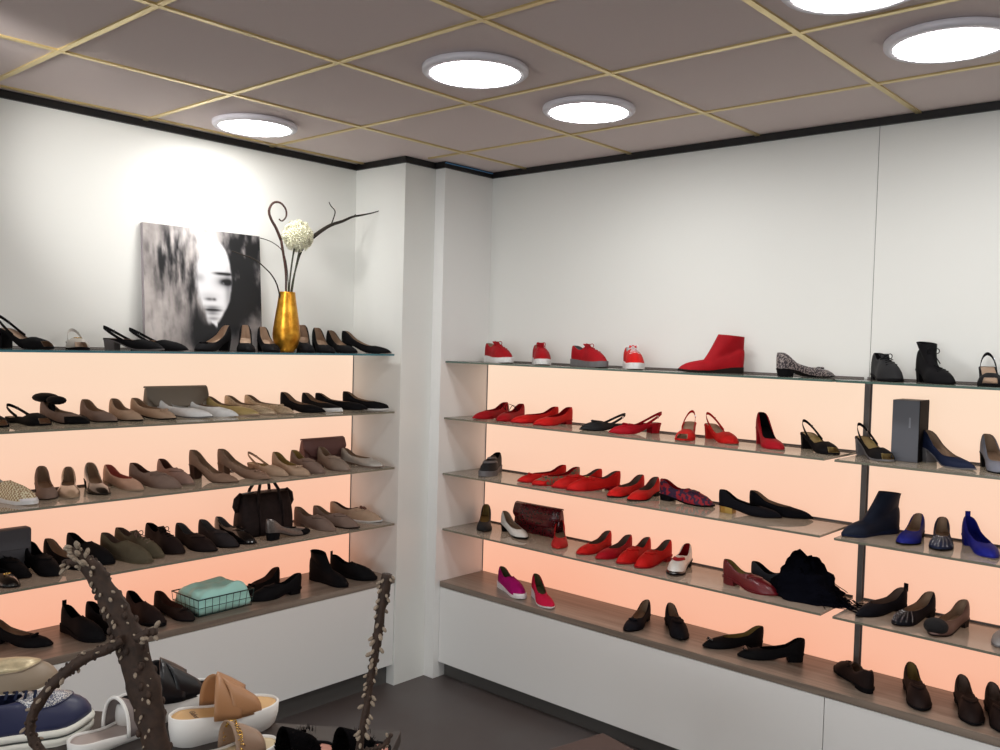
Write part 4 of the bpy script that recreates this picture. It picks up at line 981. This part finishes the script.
for i in range(n): fs += [(i, i+K_, i+1+K_, i+1), (m_*M_+i, m_*M_+i+1, m_*M_+i+1+K_, m_*M_+i+K_)]
for j in range(m_): fs += [(j*M_, (j+1)*M_, (j+1)*M_+K_, j*M_+K_), (j*M_+n, j*M_+n+K_, (j+1)*M_+n+K_, (j+1)*M_+n)]
b.add(vs, fs)
o = b.build('folded_cloth', aq, None, True); o.location = (.192, -1.378, ZL[4]+.0015); o.rotation_euler = (0, 0, .03)
tag(o, 'aqua cloth folded inside the wire basket', 'cloth')

# black scarf heaped on the fourth right shelf
rr = random.Random(11)
b = MB(); n, m_ = 40, 24; vs = []
for j in range(m_+1):
    for i in range(n):
        a = 2*PI*i/n; e = PI/2*(1-j/m_)
        x = .150*math.cos(a)*math.cos(e) ; y = .082*math.sin(a)*math.cos(e); z = math.sin(e)
        hgt = .125*math.exp(-((x+.055)/.075)**2)+.085*math.exp(-((x-.05)/.07)**2)+.02
        f_ = 1+.16*_ns.noise(Vector((x*22, y*22, e*2)))+.06*_ns.noise(Vector((x*60, y*60, z*4)))
        fold = .006*math.sin(14*a+8*z)+.004*math.sin(31*z+5*a)
        vs.append((x*f_+fold, y*f_+fold*.5, max(z*hgt*f_+fold*math.sin(e), 0)))
fs = [((j+1)*n+i, (j+1)*n+(i+1)%n, j*n+(i+1)%n, j*n+i) for j in range(m_) for i in range(n)]
b.add(vs, fs)
for k in range(46):
    x0 = .05+.12*rr.random(); y0 = (rr.random()-.5)*.12; z0 = .004+.075*rr.random()*(1-(x0-.05)/.13)
    d = Vector((.35+rr.random(), rr.random()-.6, -.2)).normalized()
    p = Vector((x0, y0, z0)); pts = [p]
    for q in range(5):
        p = p+d*.011+Vector((0, (rr.random()-.5)*.008, -.004)); p.z = max(p.z, .0025); pts.append(p.copy())
    b.tube(pts, .0016, 5)
o = b.build('scarf', mat('scarf_black', (11, 12, 20), .95, bump=.6, nscale=120, spec=.03), None, True)
o.location = (2.165, -.150, ZR[3]+.0006); o.rotation_euler = (0, 0, .03)
tag(o, 'navy-black fringed scarf heaped at the end of the fourth right shelf', 'scarf')

# ------------------------------------------------------------------ shoe display table in the foreground
tabm = mat('table_brown', (50, 42, 39), .45, noise=.2, nscale=6)
TZ = .74
t = thing('display_table', 'dark brown display table carrying the foreground shoes, at the lower photo edge', 'table', (1.90, -2.42, 0), .64)
b = MB(); b.box(-.78, .34, -.12, .31, TZ-.03, TZ); b.build('table_top', tabm, t, bevel=.002)
for x in (-.74, .30):
    for y in (-.08, .27):
        b = MB(); b.box(x-.02, x+.02, y-.02, y+.02, 0, TZ-.0305); b.build('leg', tabm, t)
t = thing('low_stool', 'low brown square stool, its corner showing at the bottom edge', 'stool', (1.938, -1.092, 0), -.22)
bm_ = mat('stool_brown', (66, 50, 46), .6, bump=.2)
b = MB(); b.box(0, .45, -.45, 0, .36, .45); b.build('seat', bm_, t, bevel=.006)
for x in (.03, .42):
    for y in (-.42, -.03):
        b = MB(); b.box(x-.02, x+.02, y-.02, y+.02, 0, .3595); b.build('leg', bm_, t)

def big_sneaker(label, x, y, rz, body, toe, sole_stripe):
    """rounded comfort sneaker seen from its toe end"""
    t = thing('sneaker', label, 'sneaker', (x, y, TZ+.0005), rz, None)
    L, W = .27, .100
    def hw(t_):
        w = interp((0, .15, .4, .72, .88, 1.), (.34, .37, .38, .5, .46, .38), t_)*W
        if t_ < .14: w *= math.sqrt(max(0, 1-(1-t_/.14)**2))
        if t_ > .76: w *= math.sqrt(max(0, 1-((t_-.76)/.24)**2.2))
        return w
    def outline(off, z, N=40):
        r = []
        for i in range(N):
            a = 2*PI*i/N; t_ = (1-math.cos(a))/2; sd = 1 if a < PI else -1
            r.append(((t_-.5)*L+off*(2*t_-1), sd*(hw(t_)+off), z+.012*sst(.75, 1, t_)))
        return r
    N = 40
    def layer(nm, specs, m, cap=True):
        b = MB(); R = [outline(o_, z) for o_, z in specs]; vs = [p for r in R for p in r]
        fs = [(j*N+i, j*N+(i+1)%N, (j+1)*N+(i+1)%N, (j+1)*N+i) for j in range(len(R)-1) for i in range(N)]
        for base in (0, (len(R)-1)*N):
            for i in range(1, N//2): fs.append((base+i, base+i+1, base+(N-i-1) % N, base+(N-i) % N) if i < N//2-0 else ())
            fs.append((base, base+1, base+N-1))
        fs = [q for q in fs if len(set(q)) == len(q) and q]
        b.add(vs, fs); return b.build(nm, m, t, True)
    sw = mat('sneaker_sole_white', (228, 226, 216), .5)
    layer('outsole', [(0, 0), (.004, .006), (.004, .016), (.0, .018)], sw)
    layer('sole_stripe', [(.0015, .0175), (.0015, .0215)], sole_stripe)
    layer('midsole', [(.0, .0212), (.005, .023), (.006, .030), (.003, .037)], sw)
    tv = .50; rows_ = []; NVV = 9
    for j in range(NVV):
        v = j/(NVV-1); r = []
        for i in range(N):
            a = 2*PI*i/N; t_ = (1-math.cos(a))/2; sd = 1 if a < PI else -1
            tt_ = t_ if t_ < .3 else .3+(tv-.3)*(1-(1-(t_-.3)/.7)**2.6)
            w1 = hw(tt_)*.78*(math.sqrt(max(0, 1-max(0, (tt_-.3)/(tv-.3))**2.2)))
            h1 = .062+.016*sst(.15, 0, tt_)*0+.006*sst(.3, tv, tt_)
            g, h = 1-math.cos(v*PI/2), math.sin(v*PI/2)
            r.append((((t_-.5)*L)*(1-g)+((tt_-.5)*L)*g, sd*(hw(t_)*(1-g)+w1*g), .034+.012*sst(.75, 1, t_)*(1-g)+h1*h+.012*sst(.6, .0, t_)*h))
        rows_.append(r)
    b = MB(); vs = [p for r in rows_ for p in r]
    b.add(vs, [(j*N+i, j*N+(i+1)%N, (j+1)*N+(i+1)%N, (j+1)*N+i) for j in range(NVV-1) for i in range(N)])
    o = b.build('upper', body, t, True); sm = o.modifiers.new('thickness', 'SOLIDIFY'); sm.thickness = .0016; sm.offset = 0
    b = MB(); idx = list(range(N//2-9, N//2+10)); vs = []
    for j in range(4, NVV):
        for i in idx:
            p = Vector(rows_[j][i]); c = Vector((.05, 0, .02)); k_ = .72 if abs(i-N//2) > 5 else 1
            vs.append(p+(p-c).normalized()*.0030)
    m2 = len(idx)
    b.add(vs, [(q*m2+i, q*m2+i+1, (q+1)*m2+i+1, (q+1)*m2+i) for q in range(NVV-5) for i in range(m2-1)])
    o = b.build('toe_inlay', toe, t, True); sm = o.modifiers.new('thickness', 'SOLIDIFY'); sm.thickness = .0016; sm.offset = 0
    inlay = o; b = MB()
    b.tube([vs[k] for k in range(m2)], .0016, 6); b.build('toe_seam', body, inlay, True)
    ins = layer('insole', [(-.005, .046), (-.006, .048)], shoe_mat('black'))
    return t
glitn = pattern_mat('glitter_grey', 'noise', (214, 212, 206), (84, 88, 110), 420, .4, .2)
sn1 = big_sneaker('navy leather sneaker with grey glitter toe inlay, foreground', 1.468, -2.585, 1.27, mat('navy_leather', (42, 46, 78), .4, bump=.1), glitn, mat('stripe_dark', (70, 74, 70), .6))
sn2 = big_sneaker('beige metallic sneaker cut off by the left photo edge', 1.212, -2.552, 1.20, mat('beige_leather', (150, 134, 114), .45, bump=.1), mat('pale_gold', (214, 198, 162), .35, .4, noise=.2, nscale=80), mat('stripe_dark', (70, 74, 70), .6))
b = MB()
for q in range(4): b.tube([(-.035+.018*q, -.022, .108-.002*q), (-.03+.018*q, 0, .116-.002*q), (-.035+.018*q, .022, .108-.002*q)], .003, 6)
o = b.build('lace', shoe_mat('navy'), sn1, True)
b = MB(); b.tube([(.012+.010*math.cos(k*PI/6)*.6, -.026+.010*math.sin(k*PI/6), .098) for k in range(13)], .0022, 6); b.build('eyelet', shoe_mat('white'), sn1, True)

def slide(label, x, y, rz, foot, strap, rimm, L=.25, plat=.045, twist=True, white_trim=False, sc=1., nm='slide_sandal'):
    t = thing(nm, label, 'sandal', (x, y, TZ+.0005), rz)
    W = .088*sc
    def hw(t_):
        w = interp((0, .15, .4, .72, .88, 1.), (.36, .40, .38, .5, .47, .38), t_)*W
        if t_ < .16: w *= math.sqrt(max(0, 1-(1-t_/.16)**2))
        if t_ > .78: w *= math.sqrt(max(0, 1-((t_-.78)/.22)**2.2))
        return w
    def zt(t_): return plat+.012*sst(.55, .1, t_)+.003*sst(.6, .9, t_)
    n = 26; b = MB(); vs = []; N = 2*n
    def ring(off, zf):
        r = []
        for i in range(N):
            a = 2*PI*i/N; t_ = (1-math.cos(a))/2; sd = 1 if a < PI else -1
            r.append(((t_-.5)*L+off*(2*t_-1), sd*max(hw(t_)+off, 0), zf(t_)))
        return r
    R = [ring(-.004, lambda t_: .006*sst(.8, 1, t_)), ring(.0, lambda t_: .003+.006*sst(.8, 1, t_)), ring(.004, lambda t_: zt(t_)*.6), ring(.005, lambda t_: zt(t_)+.006), ring(.0025, lambda t_: zt(t_)+.008), ring(.0005, lambda t_: zt(t_)+.004), ring(0, lambda t_: zt(t_)-.004)]
    vs = [p for r in R for p in r]
    fs = [(j*N+i, j*N+(i+1)%N, (j+1)*N+(i+1)%N, (j+1)*N+i) for j in range(len(R)-1) for i in range(N)]
    for base in (0, (len(R)-1)*N):
        fs += [(base+i, base+i+1, base+N-i-1, base+N-i) for i in range(1, n-1)] + [(base, base+1, base+N-1)]
    b.add(vs, fs); b.build('platform_sole', rimm, t, True)
    b = MB(); R = [ring(-.0004, lambda t_: zt(t_)-.003), ring(-.0004, lambda t_: zt(t_)+.003), ring(-.008, lambda t_: zt(t_)+.001)]
    vs = [p for r in R for p in r]; fs = [(j*N+i, j*N+(i+1)%N, (j+1)*N+(i+1)%N, (j+1)*N+i) for j in range(2) for i in range(N)]
    base = 2*N; fs += [(base+i, base+i+1, base+N-i-1, base+N-i) for i in range(1, n-1)] + [(base, base+1, base+N-1)]
    b.add(vs, fs); b.build('footbed', foot, t, True)
    straps = ((.50, .80, .50, .80),) if not twist else ((.32, .58, .50, .78), (.50, .78, .32, .58))
    for si, (a0, a1, c0, c1) in enumerate(straps):
        b = MB(); vs = []; K = 20; M2 = 6
        for k in range(K+1):
            a = PI*k/K; s = (1-math.cos(a))/2
            q0, q1 = a0+(c0-a0)*s, a1+(c1-a1)*s
            for m in range(M2+1):
                t_ = q0+(q1-q0)*m/M2
                w = hw(.66)+.003+(.002 if si else 0)
                hh_ = (.084 + .006*si - .046*(m/M2) + .004*math.sin(PI*m/M2))*sc
                vs.append(((t_-.5)*L, w*math.cos(a), zt(t_)+.002+hh_*max(math.sin(a), 0)**.8))
        b.add(vs, [(k*(M2+1)+m, k*(M2+1)+m+1, (k+1)*(M2+1)+m+1, (k+1)*(M2+1)+m) for k in range(K) for m in range(M2)])
        o = b.build('strap', strap, t, True); sm = o.modifiers.new('thickness', 'SOLIDIFY'); sm.thickness = .003
        if white_trim:
            for m in (0, M2):
                b = MB(); b.tube([vs[k*(M2+1)+m] for k in range(K+1)], .004, 8); b.build('trim', rimm, t, True)
    return t
plw = mat('platform_white', (230, 228, 224), .45)
tan = slide('tan platform slide with crossed wide straps and white sole, foreground', 1.722, -2.255, 1.38, mat('footbed_tan', (214, 172, 118), .6), mat('strap_tan', (168, 122, 84), .4), plw, L=.235)
fo = bpy.data.curves.new('logo', 'FONT'); fo.body = 'Gabor'; fo.size = .016; fo.shear = .3; fo.extrude = .0002
fo_ = bpy.data.objects.new('logo', fo); lm_ = bpy.data.meshes.new_from_object(fo_); lm_.materials.append(mat('logo_ink', (92, 66, 46), .6)); bpy.data.objects.remove(fo_)
o = bpy.data.objects.new('logo', lm_); C.objects.link(o); o.parent = tan; o.location = (-.075, .018, .0592); o.rotation_euler = (0, 0, -PI/2)
slide('black platform slide with crossed straps and white sole, behind the tan one', 1.552, -2.300, 1.50, shoe_mat('black'), mat('strap_black', (15, 15, 20), .3), plw, L=.235)
gs = slide('grey slide with white-edged strap beside the thick willow stem', 1.590, -2.440, 1.80, mat('footbed_pearl', (170, 156, 150), .45), mat('strap_greypearl', (128, 118, 116), .4), plw, L=.21, plat=.014, twist=False, white_trim=True, sc=.92)
ps = slide('pale slide with a gold chain strap at the bottom photo edge', 1.862, -2.335, 1.50, mat('footbed_cream', (206, 186, 150), .6), mat('strap_brownpearl', (150, 124, 104), .4), plw, L=.22, plat=.018, twist=False, sc=.85)
b = MB()
for k in range(26):
    a = PI*(.06+.88*k/25); w = .0425
    p = (.012+.002*math.sin(k*2), w*math.cos(a), .022+.067*max(math.sin(a), 0)**.8)
    b.tube([(p[0]+.005*math.cos(q*PI/4)*(1 if k % 2 else .5), p[1]+.004*math.sin(q*PI/4), p[2]+.003*math.sin(q*PI/4+k)) for q in range(9)], .0013, 5)
b.build('chain', gold_metal, ps, True)
fur = mat('slipper_fur', (9, 8, 10), .98, bump=1., nscale=500, spec=.03)
for x, y, l in ((1.955, -2.262, 'left one of two black fluffy slippers at the bottom photo edge'), (2.040, -2.180, 'right one of two black fluffy slippers at the bottom photo edge')):
    s_ = slide(l, x, y, 1.42, mat('footbed_pink', (196, 136, 118), .6), fur, shoe_mat('black'), L=.22, plat=.014, twist=False, sc=.82, nm='fluffy_slipper')
    s_['group'] = 'fluffy slippers'
    b = MB(); rq = random.Random(int(x*100))
    for k in range(260):
        a = PI*rq.random(); m = rq.random(); t_ = .50+.30*m
        p = Vector(((t_-.5)*.22, .036*math.cos(a), .018+.048*math.sin(a)**.8)); d = Vector(((rq.random()-.5)*.5, math.cos(a), math.sin(a)+.1)).normalized()
        u_ = d.orthogonal()*.0018
        b.add([p-u_, p+u_, p+d*(.008+.006*rq.random())], [(0, 1, 2)])
    tag(b.build('fur_tufts', fur, s_), None, None, None, 'stuff')

# ------------------------------------------------------------------ pussy willow in a floor vase below the frame
wb = mat('willow_bark', (60, 41, 29), .75, noise=.45, nscale=70, bump=.6)
cat_m = mat('catkin', (156, 140, 122), .8, noise=.3, nscale=8)
bud_m = mat('bud_scale', (104, 70, 56), .7)
vx, vy, _ = PT['vase'][0]
t = thing('floor_vase', 'dark floor vase holding the willow branches, below the photo', 'vase', (vx, vy, 0))
b = MB(); b.lathe([(.09, 0), (.12, .10), (.13, .25), (.09, .42), (.075, .52), (.085, .56), (.078, .56), (.068, .52), (.08, .42), (.11, .25), (.09, .03), (0, .03)], n=32, cap1=False)
b.build('body', mat('vase_dark', (52, 48, 48), .35), t, True)
def put_catkins(root, pts, rads, count, seed, size=.0085, proto=None, spread=1., face=None):
    rq = random.Random(seed); P_ = [Vector(p) for p in pts]; sl = list(range(1, len(P_)))
    if proto is None:
        b = MB(); b.ball((0, 0, .5), .5, .72, .72, 1., 8, 6); proto = b.build('catkin', cat_m, root, True); first = proto
    else: first = None
    for k in range(count):
        s = (k+.5)/count*(len(P_)-1)+rq.uniform(-.2, .2); s = min(max(s, 0), len(P_)-1.001); i = int(s); f_ = s-i
        p = P_[i]*(1-f_)+P_[i+1]*f_; r = rads[i]*(1-f_)+rads[i+1]*f_; tdir = (P_[i+1]-P_[i]).normalized()
        a = rq.random()*2*PI; u_ = tdir.orthogonal().normalized(); w_ = tdir.cross(u_)
        n_ = u_*math.cos(a)+w_*math.sin(a)
        if face is not None and n_.dot(face) < 0 and rq.random() < .8: n_ = -n_
        n_ = n_.normalized(); d = (n_*.8+tdir*.7).normalized()
        o = first if first else proto.copy()
        if not first: C.objects.link(o)
        first = None
        o.parent = root; sz = size*rq.uniform(.75, 1.35)
        o.scale = (sz, sz, sz*1.35); o.location = p+n_*r*.85*spread; o.rotation_euler = d.to_track_quat('Z', 'Y').to_euler()
    return proto
def willow(label, segs):
    root = thing('pussy_willow', label, 'branch', (0, 0, 0)); proto = None
    for si, (key, r, flat, cnt, size) in enumerate(segs):
        pts = smooth_path(PT[key]); N = len(pts); rl = [interp([q/(len(r)-1) for q in range(len(r))], r, k/(N-1)) for k in range(N)]
        rq = random.Random(si+5); rj = [x*(1+.10*rq.uniform(-1, 1)) for x in rl]
        b = MB(); n_ = 14
        P_ = [Vector(p) for p in pts]; vd = Vector(CAMF); vs = []
        for i, p in enumerate(P_):
            tg = (P_[min(i+1, N-1)]-P_[max(i-1, 0)]).normalized(); w_ = tg.cross(vd).normalized(); d_ = w_.cross(tg).normalized()
            for k in range(n_):
                a = 2*PI*k/n_; jit = 1+.07*rq.uniform(-1, 1)
                vs.append(p+w_*math.cos(a)*rj[i]*jit+d_*math.sin(a)*rj[i]*flat*jit)
        fs = [(i*n_+k, i*n_+(k+1)%n_, (i+1)*n_+(k+1)%n_, (i+1)*n_+k) for i in range(N-1) for k in range(n_)]+[tuple(range(n_-1, -1, -1)), tuple((N-1)*n_+k for k in range(n_))]
        b.add(vs, fs)
        for i in range(1, N-1):
            for q in range(2):
                a = rq.random()*2*PI; tg = (P_[i+1]-P_[i-1]).normalized(); w_ = tg.cross(vd).normalized(); d_ = w_.cross(tg)
                b.ball(P_[i]+(w_*math.cos(a)+d_*math.sin(a)*flat)*rl[i]*.95, max(rl[i]*.22, .0028), 1, 1, 1.4, 6, 4)
        b.build('stem' if si == 0 else 'side_shoot', wb, root, True)
        proto = put_catkins(root, pts, [x*(.5+.5*flat) if flat < 1 else x for x in rl], cnt, si*7+3, size, proto, face=-vd)
    return root
CAMF = (-.665, .746, -.036)
willow('thick flat brown willow stem with small catkins in the lower left foreground', [('thick', (.014, .016, .019, .023, .027, .028, .025, .022, .015, .011), .55, 62, .0062), ('thickL', (.006, .008, .008), .8, 6, .009), ('thickT', (.010, .009, .006), .8, 16, .009)])
willow('curved reddish willow twig arching left over the navy sneaker', [('arch', (.008, .008, .009, .009, .008, .008, .007, .006), 1., 14, .0075), ('nub', (.006, .007, .006), 1., 6, .010)])
willow('slender willow branch with white catkins standing before the left cabinet', [('thin', (.0085, .0085, .0075, .0065, .006, .006, .0065, .008, .009), 1., 60, .0078), ('hook', (.003, .003, .002), 1., 3, .007)])

# ------------------------------------------------------------------ camera and render look
cd = bpy.data.cameras.new('camera'); cam = bpy.data.objects.new('camera', cd); C.objects.link(cam)
R_, U_, F_ = Vector((0.7455713, 0.6658544, 0.0275915)), Vector((-0.0446726, 0.008626, 0.9989644)), Vector((-0.6649269, 0.7460318, -0.0361768))
cam.matrix_world = Matrix(((R_.x, U_.x, -F_.x, 3.4755), (R_.y, U_.y, -F_.y, -3.3338), (R_.z, U_.z, -F_.z, 1.6273), (0, 0, 0, 1)))
cd.sensor_width = 36; cd.lens = 898.34/1000*36; cd.clip_start = .02
bpy.context.scene.camera = cam
w = bpy.data.worlds.new('world'); bpy.context.scene.world = w; w.use_nodes = True
w.node_tree.nodes['Background'].inputs[0].default_value = (1, .98, .95, 1); w.node_tree.nodes['Background'].inputs[1].default_value = .1
sc = bpy.context.scene
sc.view_settings.view_transform = 'Standard'; sc.view_settings.look = 'None'; sc.view_settings.gamma = 1
sc.view_settings.exposure = 0.0; sc.view_settings.use_curve_mapping = False
sc.cycles.max_bounces = 8; sc.cycles.diffuse_bounces = 5; sc.cycles.transparent_max_bounces = 12
sc.cycles.use_denoising = True
